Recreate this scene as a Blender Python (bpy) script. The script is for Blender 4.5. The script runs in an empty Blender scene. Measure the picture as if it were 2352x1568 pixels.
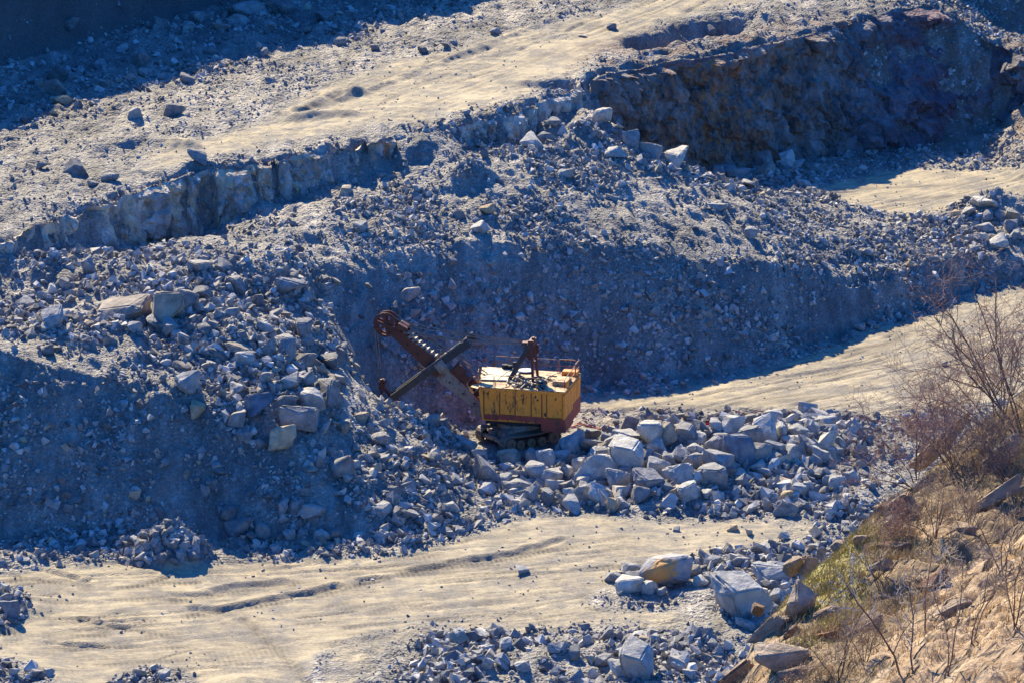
import bpy, bmesh, math, random
import numpy as np
from mathutils import Vector, Matrix, Quaternion
from mathutils.geometry import delaunay_2d_cdt

rng = np.random.default_rng(7)
random.seed(7)
SC = bpy.context.scene
COL = SC.collection

# ------------------------------------------------------------------ camera
CAM_H, PITCH, F = 96.0, math.radians(14.5), 8368.0      # F: focal length in pixels of a 2352 px wide frame
cam_d = bpy.data.cameras.new("camera")
cam = bpy.data.objects.new("camera", cam_d)
COL.objects.link(cam)
cam.location = (0, 0, CAM_H)
cam.rotation_euler = (math.pi / 2 - PITCH, 0, 0)
cam_d.sensor_width = 36.0
cam_d.lens = 36.0 * F / 2352.0
cam_d.clip_start = 1.0
cam_d.clip_end = 3000.0
SC.camera = cam

# ------------------------------------------------------------------ light
SUN_EL, SUN_AZ = math.radians(35.5), math.radians(-19)    # azimuth from +Y, clockwise
sdir = Vector((math.sin(SUN_AZ) * math.cos(SUN_EL), math.cos(SUN_AZ) * math.cos(SUN_EL), math.sin(SUN_EL)))
sun_d = bpy.data.lights.new("sun", 'SUN')
sun_d.energy = 5.0
sun_d.angle = math.radians(0.53)
sun_d.color = (1.0, 0.865, 0.585)
sun = bpy.data.objects.new("sun", sun_d)
sun.rotation_euler = (-sdir).to_track_quat('-Z', 'Y').to_euler()
COL.objects.link(sun)
world = bpy.data.worlds.new("World")
SC.world = world
world.use_nodes = True
wn = world.node_tree
wn.nodes.clear()
sky = wn.nodes.new('ShaderNodeTexSky')
sky.sky_type = 'NISHITA'
sky.sun_disc = False
sky.sun_elevation = SUN_EL
sky.sun_rotation = SUN_AZ
sky.ozone_density = 3.0
tint = wn.nodes.new('ShaderNodeMix')
tint.data_type = 'RGBA'
tint.blend_type = 'MULTIPLY'
tint.inputs[0].default_value = 1.0
tint.inputs[7].default_value = (0.14, 0.655, 1.60, 1)
bg = wn.nodes.new('ShaderNodeBackground')
bg.inputs[1].default_value = 0.080
wo = wn.nodes.new('ShaderNodeOutputWorld')
wn.links.new(sky.outputs[0], tint.inputs[6])
wn.links.new(tint.outputs[2], bg.inputs[0])
wn.links.new(bg.outputs[0], wo.inputs[0])
SC.view_settings.view_transform = 'Standard'
SC.view_settings.look = 'None'
SC.view_settings.exposure = 1.52
SC.view_settings.gamma = 1.0
SC.render.engine = 'CYCLES'
SC.cycles.max_bounces = 5
SC.cycles.diffuse_bounces = 3
SC.cycles.use_denoising = True

# ------------------------------------------------------------------ picture <-> place
CA, SA = math.cos(PITCH), math.sin(PITCH)

def ray(px, py):
    cx, cy = (px - 1176.0) / F, (784.0 - py) / F
    return np.array((cx, CA + cy * SA, -SA + cy * CA))

def W(px, py, z):
    """the place at height z seen at a point of the picture"""
    d = ray(px, py)
    return tuple(np.array((0, 0, CAM_H)) + d * ((z - CAM_H) / d[2]))

def WD(px, py, dist):
    d = ray(px, py)
    return tuple(np.array((0, 0, CAM_H)) + d * (dist / d[1]))

def project(x, y, z):
    zz = z - CAM_H
    dep = y * CA - zz * SA
    return 1176 + F * x / dep, 784 - F * (y * SA + zz * CA) / dep

# ------------------------------------------------------------------ noise
def _h(ix, iy, iz, seed):
    h = (ix.astype(np.int64) * 374761393 + iy.astype(np.int64) * 668265263 + iz.astype(np.int64) * 2147483647 + seed * 1274126177) & 0xFFFFFFFF
    h = ((h ^ (h >> 13)) * 1274126177) & 0xFFFFFFFF
    h = ((h ^ (h >> 16)) * 2246822519) & 0xFFFFFFFF
    return ((h ^ (h >> 15)) & 0xFFFFFF) / float(0x1000000)

def vnoise(x, y, z=None, seed=0):
    if z is None:
        xi, yi = np.floor(x), np.floor(y)
        u, v = x - xi, y - yi
        u, v = u * u * (3 - 2 * u), v * v * (3 - 2 * v)
        o = np.zeros_like(xi)
        a, b = _h(xi, yi, o, seed), _h(xi + 1, yi, o, seed)
        c, d = _h(xi, yi + 1, o, seed), _h(xi + 1, yi + 1, o, seed)
        return (a * (1 - u) + b * u) * (1 - v) + (c * (1 - u) + d * u) * v
    zi = np.floor(z)
    w = z - zi
    w = w * w * (3 - 2 * w)
    def sl(k):
        xi, yi = np.floor(x), np.floor(y)
        u, v = x - xi, y - yi
        u, v = u * u * (3 - 2 * u), v * v * (3 - 2 * v)
        a, b = _h(xi, yi, zi + k, seed), _h(xi + 1, yi, zi + k, seed)
        c, d = _h(xi, yi + 1, zi + k, seed), _h(xi + 1, yi + 1, zi + k, seed)
        return (a * (1 - u) + b * u) * (1 - v) + (c * (1 - u) + d * u) * v
    return sl(0) * (1 - w) + sl(1) * w

def fbm(x, y, z=None, octv=4, seed=0, gain=0.5):
    """about -1..1"""
    s, a, t = 0.0, 1.0, 0.0
    for k in range(octv):
        f = 2.03 ** k
        n = vnoise(x * f + 17.3 * k, y * f - 9.1 * k, None if z is None else z * f, seed + k)
        s = s + a * (2 * n - 1)
        t += a
        a *= gain
    return s / t * 1.5

def worley3(x, y, z, seed=0):
    """F1, F2 and the cell's own random number"""
    xi, yi, zi = np.floor(x), np.floor(y), np.floor(z)
    f1 = np.full(x.shape, 9.0)
    f2 = np.full(x.shape, 9.0)
    cid = np.zeros(x.shape)
    for a in (-1, 0, 1):
        for b in (-1, 0, 1):
            for c in (-1, 0, 1):
                X, Y, Z = xi + a, yi + b, zi + c
                d = np.sqrt((X + _h(X, Y, Z, seed) - x) ** 2 + (Y + _h(X, Y, Z, seed + 1) - y) ** 2 + (Z + _h(X, Y, Z, seed + 2) - z) ** 2)
                m = d < f1
                f2 = np.where(m, f1, np.minimum(f2, d))
                cid = np.where(m, _h(X, Y, Z, seed + 3), cid)
                f1 = np.where(m, d, f1)
    return f1, f2, cid

def inpoly(px, py, poly):
    r = np.zeros(px.shape, bool)
    n = len(poly)
    for i in range(n):
        x1, y1 = poly[i]
        x2, y2 = poly[(i + 1) % n]
        if y1 == y2:
            continue
        c = ((y1 > py) != (y2 > py)) & (px < (x2 - x1) * (py - y1) / (y2 - y1) + x1)
        r ^= c
    return r

def blur(a, n, it=2):
    for _ in range(it):
        for ax in (0, 1):
            p = np.pad(a, [(n, n) if k == ax else (0, 0) for k in (0, 1)], mode='edge')
            c = np.cumsum(p, axis=ax)
            c = np.concatenate([np.zeros_like(np.take(c, [0], ax)), c], axis=ax)
            L = a.shape[ax]
            a = (np.take(c, range(2 * n + 1, 2 * n + 1 + L), ax) - np.take(c, range(0, L), ax)) / (2 * n + 1)
    return a

# ------------------------------------------------------------------ objects
def tag(o, label=None, cat=None, group=None, kind=None):
    for k, v in (("label", label), ("category", cat), ("group", group), ("kind", kind)):
        if v:
            o[k] = v
    return o

def mesh_np(name, verts, faces, mat=None, smooth=False, link=True, nper=3):
    """verts (N,3), faces (M,nper)"""
    me = bpy.data.meshes.new(name)
    V = np.ascontiguousarray(verts, dtype=np.float32)
    Fc = np.ascontiguousarray(faces, dtype=np.int32)
    me.vertices.add(len(V))
    me.vertices.foreach_set("co", V.ravel())
    me.loops.add(Fc.size)
    me.loops.foreach_set("vertex_index", Fc.ravel())
    me.polygons.add(len(Fc))
    me.polygons.foreach_set("loop_start", np.arange(0, Fc.size, nper, dtype=np.int32))
    me.polygons.foreach_set("loop_total", np.full(len(Fc), nper, np.int32))
    me.polygons.foreach_set("use_smooth", np.full(len(Fc), smooth, bool))
    me.update(calc_edges=True)
    me.validate()
    if mat:
        me.materials.append(mat)
    o = bpy.data.objects.new(name, me)
    if link:
        COL.objects.link(o)
    return o

def attr(o, name, values):
    a = o.data.attributes.new(name, 'FLOAT', 'POINT')
    a.data.foreach_set("value", np.ascontiguousarray(values, np.float32))

def obj(name, bm, mat, parent=None, smooth=False):
    me = bpy.data.meshes.new(name)
    bmesh.ops.recalc_face_normals(bm, faces=bm.faces)
    bm.to_mesh(me)
    bm.free()
    if smooth:
        me.polygons.foreach_set("use_smooth", np.ones(len(me.polygons), bool))
    me.materials.append(mat)
    o = bpy.data.objects.new(name, me)
    COL.objects.link(o)
    if parent:
        o.parent = parent
    return o

def empty(name, loc, rz=0):
    o = bpy.data.objects.new(name, None)
    o.location = loc
    o.rotation_euler = (0, 0, rz)
    COL.objects.link(o)
    return o

# ------------------------------------------------------------------ materials
class NT:
    def __init__(self, name):
        self.m = bpy.data.materials.new(name)
        self.m.use_nodes = True
        self.t = self.m.node_tree
        self.p = self.t.nodes["Principled BSDF"]
        self.p.inputs["Roughness"].default_value = 0.9
        self.p.inputs["Specular IOR Level"].default_value = 0.25
        self.tc = self.t.nodes.new('ShaderNodeTexCoord')
    def n(self, typ, **kw):
        nd = self.t.nodes.new(typ)
        for k, v in kw.items():
            setattr(nd, k, v)
        return nd
    def l(self, a, b):
        self.t.links.new(a, b)
    def coord(self, scale=(1, 1, 1), rot=(0, 0, 0), out="Object"):
        mp = self.n('ShaderNodeMapping')
        mp.inputs["Scale"].default_value = scale
        mp.inputs["Rotation"].default_value = rot
        self.l(self.tc.outputs[out], mp.inputs["Vector"])
        return mp.outputs[0]
    def noise(self, scale, detail=5, rough=0.6, vec=None, out=0):
        nd = self.n('ShaderNodeTexNoise')
        nd.inputs["Scale"].default_value = scale
        nd.inputs["Detail"].default_value = detail
        nd.inputs["Roughness"].default_value = rough
        self.l(vec if vec is not None else self.tc.outputs["Object"], nd.inputs["Vector"])
        return nd.outputs[out]
    def voro(self, scale, vec=None, feature='F1', out="Color"):
        nd = self.n('ShaderNodeTexVoronoi', feature=feature)
        nd.inputs["Scale"].default_value = scale
        self.l(vec if vec is not None else self.tc.outputs["Object"], nd.inputs["Vector"])
        return nd.outputs[out]
    def ramp(self, fac, stops, interp='LINEAR'):
        nd = self.n('ShaderNodeValToRGB')
        nd.color_ramp.interpolation = interp
        e = nd.color_ramp.elements
        while len(e) > len(stops):
            e.remove(e[-1])
        while len(e) < len(stops):
            e.new(0.5)
        for k, (p, c) in enumerate(stops):
            e[k].position = p
            e[k].color = (c, c, c, 1) if not hasattr(c, '__len__') else tuple(c) + (1,)
        self.l(fac, nd.inputs[0])
        return nd.outputs[0]
    def mix(self, fac, a, b, mode='MIX'):
        nd = self.n('ShaderNodeMix', data_type='RGBA', blend_type=mode)
        for v, i in ((fac, 0), (a, 6), (b, 7)):
            if isinstance(v, (int, float)):
                nd.inputs[i].default_value = v if i == 0 else (v, v, v, 1)
            elif isinstance(v, tuple):
                nd.inputs[i].default_value = v + (1,)
            else:
                self.l(v, nd.inputs[i])
        return nd.outputs[2]
    def math(self, op, a, b=0.0, clamp=False):
        nd = self.n('ShaderNodeMath', operation=op, use_clamp=clamp)
        for v, i in ((a, 0), (b, 1)):
            if isinstance(v, (int, float)):
                nd.inputs[i].default_value = v
            else:
                self.l(v, nd.inputs[i])
        return nd.outputs[0]
    def attr(self, name):
        nd = self.n('ShaderNodeAttribute')
        nd.attribute_name = name
        return nd.outputs["Fac"]
    def along(self, a, b, su, sv):
        nd = self.n('ShaderNodeCombineXYZ')
        self.l(self.math('MULTIPLY', self.attr(a), su), nd.inputs[0])
        self.l(self.math('MULTIPLY', self.attr(b), sv), nd.inputs[1])
        return nd.outputs[0]
    def base(self, c):
        if isinstance(c, tuple):
            self.p.inputs["Base Color"].default_value = c + (1,)
        else:
            self.l(c, self.p.inputs["Base Color"])
    def bump(self, h, dist=0.1, strength=1.0):
        nd = self.n('ShaderNodeBump')
        nd.inputs["Strength"].default_value = strength
        nd.inputs["Distance"].default_value = dist
        self.l(h, nd.inputs["Height"])
        self.l(nd.outputs[0], self.p.inputs["Normal"])

def mat_ground():
    k = NT("quarry_ground")
    patch = k.noise(0.16, 4, 0.6)
    fine = k.noise(1.6, 8, 0.7)
    v1 = k.voro(3.2)
    v2 = k.voro(7.5)
    st = k.math('ADD', k.math('MULTIPLY', v1, 0.45), k.math('MULTIPLY', v2, 0.55))
    rub = k.ramp(st, [(0.15, (0.105, 0.10, 0.09)), (0.55, (0.195, 0.185, 0.165)), (0.85, (0.35, 0.33, 0.29))])
    rub = k.mix(k.ramp(fine, [(0.35, 0.0), (0.65, 0.85)]), rub, (0.205, 0.187, 0.158))
    streak = k.noise(1.0, 6, 0.65, k.along('along', 'across', 0.10, 1.2))
    streak2 = k.noise(1.0, 5, 0.6, k.along('along', 'across', 0.22, 4.4))
    sand = k.ramp(k.math('ADD', k.math('ADD', k.math('MULTIPLY', fine, 0.3), k.math('MULTIPLY', patch, 0.3)), k.math('ADD', k.math('MULTIPLY', streak, 0.2), k.math('MULTIPLY', streak2, 0.2))),
                  [(0.41, (0.15, 0.127, 0.092)), (0.485, (0.28, 0.228, 0.145)), (0.57, (0.37, 0.307, 0.195))])
    f = k.math('ADD', k.attr("sand"), k.math('MULTIPLY', k.math('SUBTRACT', k.math('ADD', k.math('MULTIPLY', fine, .6), k.math('MULTIPLY', patch, .4)), 0.5), 1.5))
    f = k.ramp(f, [(0.36, 0.0), (0.66, 1.0)])
    big = k.noise(0.075, 5, 0.62)
    rub = k.mix(1.0, rub, k.ramp(big, [(0.32, (0.66, 0.66, 0.68)), (0.5, (0.98, 0.97, 0.95)), (0.68, (1.32, 1.28, 1.22))]), 'MULTIPLY')
    fan = k.noise(1.0, 6, 0.65, k.coord((0.5, 0.06, 0.12)))
    rub = k.mix(1.0, rub, k.ramp(fan, [(0.35, (0.68, 0.68, 0.68)), (0.5, (0.98, 0.98, 0.98)), (0.66, (1.45, 1.42, 1.38))]), 'MULTIPLY')
    grit = k.ramp(k.math('ADD', k.math('MULTIPLY', k.noise(0.3, 7, 0.7), .6), k.math('MULTIPLY', k.noise(1.0, 6, .7, k.along('along', 'across', 0.2, 0.9)), .4)), [(0.47, 0.0), (0.555, 1.0)])
    sand = k.mix(k.math('MULTIPLY', grit, 0.8), sand, k.mix(v2, (0.085, 0.077, 0.068), (0.20, 0.18, 0.15)))
    tread = k.math('ADD', k.math('MULTIPLY', k.math('SINE', k.math('MULTIPLY', k.attr('along'), 14.0)), .22), .78)
    sand = k.mix(k.math('MULTIPLY', k.math('MULTIPLY', k.attr('track'), tread), k.ramp(fine, [(0.36, 0.7), (0.5, 1.5)])), sand, (0.075, 0.062, 0.048))
    c = k.mix(f, rub, sand)
    c = k.mix(k.math('MULTIPLY', k.attr("rust"), k.ramp(k.noise(0.5, 5), [(0.4, 0), (0.6, 0.8)])), c, (0.16, 0.10, 0.065))
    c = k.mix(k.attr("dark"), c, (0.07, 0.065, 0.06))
    k.base(c)
    hb = k.math('ADD', k.math('MULTIPLY', k.voro(3.2, out="Distance"), 0.9), k.math('MULTIPLY', k.voro(7.5, out="Distance"), 0.45))
    hb = k.mix(f, hb, k.math('ADD', k.math('MULTIPLY', k.math('ADD', fine, k.math('MULTIPLY', streak2, .35)), 0.3), k.math('ADD', k.math('MULTIPLY', k.voro(9.0, out='Distance'), .25), k.math('MULTIPLY', k.math('SINE', k.math('MULTIPLY', k.attr('along'), 14.0)), k.math('MULTIPLY', k.attr('track'), .12)))))
    k.bump(hb, 0.25, 0.9)
    return k.m

def mat_rock(name, lo, mid, hi, tan=(0.42, 0.33, 0.21), tanp=0.12, per='island', scale=1.0):
    k = NT(name)
    if per == 'island':
        r = k.n('ShaderNodeNewGeometry').outputs["Random Per Island"]
    else:
        r = k.n('ShaderNodeObjectInfo').outputs["Random"]
    c = k.ramp(r, [(0.0, lo), (0.5, mid), (0.98, hi)])
    r2 = k.math('FRACT', k.math('MULTIPLY', r, 37.7))
    c = k.mix(k.ramp(r2, [(1 - tanp, 0.0), (min(1.0, 1 - tanp * .4), 0.75)]), c, tan)
    vec = k.coord((scale, scale, scale))
    n1 = k.noise(0.9, 6, 0.65, vec)
    c = k.mix(1.0, c, k.ramp(n1, [(0.3, 0.55), (0.5, 0.95), (0.7, 1.35)]), 'MULTIPLY')
    n2 = k.noise(0.45, 3, 0.5, vec)
    c = k.mix(k.ramp(n2, [(0.56, 0.0), (0.68, 0.45)]), c, (0.36, 0.27, 0.165))
    k.base(c)
    k.bump(k.noise(3.0, 8, 0.72, vec), 0.16, 0.8)
    return k.m

def mat_cliff(name, pal, vein_sun, warm, sc=1.0, vt=0.6):
    k = NT(name)
    vec = k.coord((sc, sc, sc * 0.75))
    n = k.noise(0.28, 6, 0.62, vec)
    c = k.ramp(n, pal)
    cell = k.voro(1.3, vec)
    c = k.mix(1.0, c, k.ramp(cell, [(0.0, 0.5), (1.0, 1.5)]), 'MULTIPLY')
    n2 = k.noise(1.1, 8, 0.74, k.coord((sc, sc, sc * 0.5), (0.4, 0.2, 0)))
    c = k.mix(k.math('MULTIPLY', k.attr("rust"), k.ramp(n2, [(0.44, 0.0), (0.6, 1.0)])), c, warm)
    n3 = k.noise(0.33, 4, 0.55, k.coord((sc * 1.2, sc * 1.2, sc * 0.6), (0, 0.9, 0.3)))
    c = k.mix(k.ramp(n3, [(vt, 0.0), (vt + .1, 0.55)]), c, vein_sun)  # veins; on the pale cliff these patches are painted grazing sunlight
    ck = k.n('ShaderNodeTexVoronoi', feature='DISTANCE_TO_EDGE')
    ck.inputs['Scale'].default_value = 0.9
    wv = k.n('ShaderNodeVectorMath', operation='ADD')
    k.l(k.coord((sc, sc, sc * .55), (0.25, 0.1, 0)), wv.inputs[0])
    k.l(k.noise(1.3, 4, .6, out=1), wv.inputs[1])
    k.l(wv.outputs[0], ck.inputs['Vector'])
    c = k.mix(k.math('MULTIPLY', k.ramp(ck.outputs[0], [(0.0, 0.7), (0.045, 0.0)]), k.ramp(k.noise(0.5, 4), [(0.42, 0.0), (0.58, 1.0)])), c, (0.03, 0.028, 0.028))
    c = k.mix(k.math('MULTIPLY', k.attr('purple'), k.ramp(n2, [(0.35, 0.2), (0.6, .9)])), c, (0.17, 0.085, 0.095))
    k.base(c)
    hh = k.math('ADD', k.noise(1.6, 9, 0.7, vec), k.math('MULTIPLY', k.voro(2.2, vec, out="Distance"), 0.7))
    k.bump(hh, 0.35, 0.9)
    return k.m

def mat_hill():
    k = NT("hillside")
    st = k.math('ADD', k.math('MULTIPLY', k.noise(1.0, 7, 0.66, k.along('along', 'across', .55, 3.4)), .65), k.math('MULTIPLY', k.noise(3.2, 6, .7), .35))
    crk = k.ramp(k.math('ABSOLUTE', k.math('SUBTRACT', k.noise(1.0, 4, 0.5, k.along('along', 'across', .2, 1.3)), .5)), [(0.0, 1.0), (0.034, 0.0)])
    fine = k.noise(4.5, 8, 0.7)
    rock = k.ramp(st, [(0.36, (0.11, 0.078, 0.055)), (0.48, (0.30, 0.20, 0.115)), (0.64, (0.47, 0.345, 0.205))])
    soil = k.ramp(fine, [(0.3, (0.09, 0.058, 0.03)), (0.52, (0.20, 0.135, 0.07)), (0.75, (0.33, 0.24, 0.13))])
    m = k.math('ADD', k.attr("grass"), k.math('MULTIPLY', k.math('SUBTRACT', k.noise(0.9, 5), 0.5), 1.6))
    rock = k.mix(k.math('MULTIPLY', crk, .85), rock, (0.05, 0.036, 0.026))
    c = k.mix(k.ramp(m, [(0.35, 0.0), (0.6, 1.0)]), rock, soil)
    g = k.math('ADD', k.attr("moss"), k.math('MULTIPLY', k.math('SUBTRACT', k.noise(1.7, 6, .7), 0.5), 1.8))
    c = k.mix(k.ramp(g, [(0.3, 0.0), (0.65, 0.9)]), c, (0.27, 0.215, 0.05))
    k.base(c)
    st = k.math('SUBTRACT', st, k.math('MULTIPLY', crk, .5))
    k.bump(k.math('ADD', k.math('MULTIPLY', st, 1.6), k.math('MULTIPLY', fine, 0.6)), 0.18, 0.9)
    return k.m

def mat_paint(name, col, rust_amt=0.5, rustc=(0.16, 0.055, 0.02), dirt=(0.09, 0.07, 0.05), rough=0.6, streak=True):
    k = NT(name)
    k.p.inputs["Roughness"].default_value = rough
    a = k.noise(1.1, 6, 0.7)
    b = k.noise(2.2, 6, 0.7, k.coord((1.0, 1.0, 0.4)))
    c = k.mix(k.ramp(a, [(0.3, 0.35), (0.55, 0.0)]), col, tuple(x * 0.72 for x in col))
    hi = 0.72 - 0.2 * rust_amt
    s = k.math('MAXIMUM', k.ramp(b if streak else a, [(hi - 0.08, 0.0), (hi + 0.05, 1.0)]), k.ramp(k.noise(4.0, 5, 0.75), [(hi - 0.02, 0.0), (hi + 0.06, 0.9)]))
    c = k.mix(s, c, rustc)
    c = k.mix(k.ramp(k.noise(0.7, 5, 0.7), [(0.58, 0.0), (0.8, 0.4)]), c, dirt)
    k.base(c)
    k.bump(k.noise(7.0, 5, 0.7), 0.02, 0.6)
    return k.m

def mat_plain(name, col, rough=0.8, var=0.3, scale=3.0, metal=0.0):
    k = NT(name)
    k.p.inputs["Roughness"].default_value = rough
    k.p.inputs["Metallic"].default_value = metal
    n = k.noise(scale, 6, 0.7)
    k.base(k.mix(k.ramp(n, [(0.3, 0.0), (0.7, 1.0)]), tuple(x * (1 - var) for x in col), tuple(min(1, x * (1 + var)) for x in col)))
    return k.m

# ================================================================== the quarry ground
TP, TE = [], []            # points (x, y, z) and breakline edges

def line(pts, edge=True):
    i0 = len(TP)
    TP.extend(pts)
    if edge:
        TE.extend((i0 + i, i0 + i + 1) for i in range(len(pts) - 1))
    return pts

def L(*pz, edge=True):
    return line([W(*p) for p in pz], edge)

def dist_y(px, py, z):
    return W(px, py, z)[1]

# lower road and the feet of the piles
L((-500, 1800, .5), (300, 1800, -.8), (1176, 1800, -1.4), (2000, 1800, -1.4), (2900, 1800, -1.4))
L((-300, 1500, .6), (300, 1500, -.5), (900, 1480, -.9), (1500, 1480, -.8), (2100, 1480, -.7), (2800, 1480, -.7))
L((-400, 1262, .9), (0, 1248, .8), (300, 1234, .5), (480, 1236, .2), (560, 1244, 0), (700, 1246, -.1), (780, 1245, -.2), (900, 1239, -.2),
  (1020, 1228, -.2), (1150, 1185, -.1), (1300, 1166, 0), (1500, 1172, 0), (1700, 1172, 0), (1850, 1182, 0), (2000, 1200, 0), (2300, 1220, 0), (2900, 1230, 0))
# crest of the block berm, and its hidden rear foot
bc = L((1075, 1070, .4), (1200, 1090, .2), (1290, 1062, .3), (1345, 1035, .9), (1400, 1012, 1.6), (1500, 997, 2.0), (1700, 975, 2.3), (1850, 965, 2.0),
       (1960, 995, 1.2), (2100, 1010, .7), (2900, 1015, .4))
line([(x + .8, y + 4.2, 0.0) for x, y, z in bc])
# shovel floor and road behind it
L((1100, 968, 0), (1340, 945, .2), (1700, 938, .3), (1960, 935, .3), (2400, 900, .5), (2900, 900, .6), edge=False)
L((870, 985, .8), (960, 977, .2), (1100, 965, 0), (1200, 925, 0), (1340, 882, 0), (1500, 874, 0), (1700, 846, 0), (1850, 800, 0), (1950, 767, .2),
  (2080, 718, .6), (2230, 672, 1.0), (2360, 645, 1.2), (2900, 560, 2.0))
# shoulder of the muck slope above that road
L((760, 612, 13.6), (900, 580, 13.6), (1060, 565, 13.1), (1200, 565, 12.5), (1400, 575, 11.4), (1550, 577, 10.4), (1700, 595, 8.9),
  (1850, 607, 7.2), (1950, 642, 5.1), (2100, 628, 4.2), (2250, 600, 3.9), (2400, 580, 4.2), (2900, 540, 5.0))
# shoulder (edge of the light) of the big heap
L((-400, 800, 14.4), (0, 800, 14.2), (80, 815, 14.0), (160, 845, 12.6), (230, 808, 12.9), (400, 800, 12.5), (500, 850, 10.9), (560, 940, 9.0),
  (650, 1030, 6.2), (780, 1072, 4.6), (860, 1015, 4.9), (950, 995, 4.0), (1040, 1062, 1.9), (1090, 1115, .3))
# silhouette ridge of the heap against the cove, and the hidden cove floor
sr = L((720, 640, 13.2), (765, 745, 10.6), (795, 855, 7.8), (880, 922, 5.0), (950, 950, 3.6), (1045, 1035, 1.2))
line([(x + 2.5, y + 3.2, z * .55 + .2) for x, y, z in sr[1:5]], edge=False)
line([(x + 5.5, y + 6.5, z * .12 + .1) for x, y, z in sr[2:5]], edge=False)
# top of the heap
L((-400, 705, 13.8), (0, 700, 13.7), (150, 705, 13.6), (260, 700, 14.2), (420, 690, 14.4), edge=False)
L((300, 620, 15.5), (480, 600, 15.7), (640, 590, 15.3), (560, 730, 13.9), (640, 830, 11.3), (700, 910, 8.9), edge=False)
L((-400, 775, 14.3), (0, 770, 14.4), edge=False)

# rim of the upper bench and the foot of its cliff: (x, y of rim, z of rim, y of foot)
RIM = [(-500, 655, 16.6, 700), (-200, 600, 17.4, 650), (0, 548, 18.0, 590), (60, 520, 18.2, 585), (120, 507, 18.3, 575), (220, 470, 18.6, 575), (330, 425, 18.9, 577), (420, 400, 19.1, 572),
       (500, 385, 19.3, 525), (580, 371, 19.5, 466), (640, 361, 19.6, 468), (700, 348, 19.7, 455), (770, 335, 19.8, 440), (850, 324, 19.9, 420), (900, 312, 20.0, 375), (930, 305, 20.0, 325),
       (1000, 290, 20.1, 306), (1060, 286, 20.2, 345), (1130, 268, 20.3, 352), (1190, 250, 20.4, 345), (1250, 228, 20.5, 315), (1310, 200, 20.5, 255), (1350, 180, 20.5, 215)]
def finer(R, n=4, j=7.5):
    g = np.random.default_rng(11)
    out = []
    for a, b in zip(R[:-1], R[1:]):
        for k in range(n):
            t = k / n
            q = [a[i] + (b[i] - a[i]) * t for i in range(len(a))]
            if k:
                q[1] += g.normal() * j * .6
                q[0] += g.normal() * j
            out.append(tuple(q))
    return out + [tuple(R[-1])]
rim_w, foot_w = [], []
RIM = finer(RIM)
for x, y, z, yf in RIM:
    p = W(x, y, z)
    rim_w.append(p)
    gap = 0.5 + 1.6 * min(1.0, (yf - y) / 90.0)
    d = ray(x, yf)
    t = (p[1] - gap) / d[1]
    foot_w.append((d[0] * t, p[1] - gap, CAM_H + d[2] * t))
line(rim_w)
line(foot_w)
# small ridges and hollows on the rubble under the upper road
L((1000, 385, 17.2), (1100, 378, 17.4), (1220, 345, 17.6), (1340, 300, 18.0), edge=False)
L((950, 470, 15.2), (1130, 455, 15.4), (1300, 450, 15.0), (1460, 440, 13.8), (1620, 480, 11.6), (1800, 520, 9.0), (1950, 560, 6.4), edge=False)
L((640, 520, 16.0), (760, 480, 16.2), (860, 450, 16.2), edge=False)
# crest of the rubble in front of the right-hand pit
pc = L((1352, 242, 19.2), (1400, 272, 18.5), (1460, 320, 16.8), (1560, 378, 13.8), (1640, 405, 11.6), (1760, 432, 8.6), (1880, 443, 6.6))
line([(x + 3.0, y + 6.0, max(6.4, z - 6.0)) for x, y, z in pc[1:6]], edge=False)
# pit floor on the right
L((1960, 460, 5.8), (2100, 520, 5.3), (2250, 545, 5.0), (2500, 520, 5.0), (2900, 500, 5.0), edge=False)
L((1960, 400, 6.2), (2100, 420, 6.1), (2352, 420, 6.4), (2900, 420, 6.6), edge=False)
# right-hand cliff
RC = [(1350, 180, 20.5), (1420, 158, 20.3), (1500, 148, 20.3), (1560, 138, 20.3), (1650, 122, 20.4), (1740, 100, 20.5), (1800, 84, 20.6), (1880, 62, 20.8), (1950, 44, 20.9),
      (2010, 26, 21.2), (2090, 12, 21.6), (2160, 14, 21.2), (2220, 50, 19.2), (2285, 92, 17.8), (2352, 118, 17.0), (2480, 150, 16), (2900, 200, 14.5)]
crim = [W(*p) for p in RC]
cfoot = [(crim[0][0] + .6, crim[0][1] - .6, 18.8), (crim[1][0] + .5, crim[1][1] - 2.5, 11.5), (crim[2][0] + .3, crim[2][1] - 3.2, 8.0)] + \
    [W(*p) for p in ((1575, 398, 6.9), (1650, 393, 6.8), (1740, 382, 6.7), (1800, 372, 6.6), (1880, 352, 6.5), (1950, 346, 6.5), (2010, 340, 6.5), (2090, 330, 6.6), (2160, 322, 6.8),
                      (2220, 314, 7.0), (2285, 304, 7.2), (2352, 296, 7.5), (2480, 285, 7.8), (2900, 270, 8.2))]
line(crim)
line(cfoot)
# behind the spur on the far right
L((2160, -30, 22.5), (2230, 20, 19.0), (2300, 65, 17.0), (2500, 110, 15.6), edge=False)
line([(W(2200, -20, 21)[0], 490, 38.0), (W(2352, 0, 19)[0], 488, 38.0), (W(2900, 0, 19)[0], 488, 38.0)])
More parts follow.
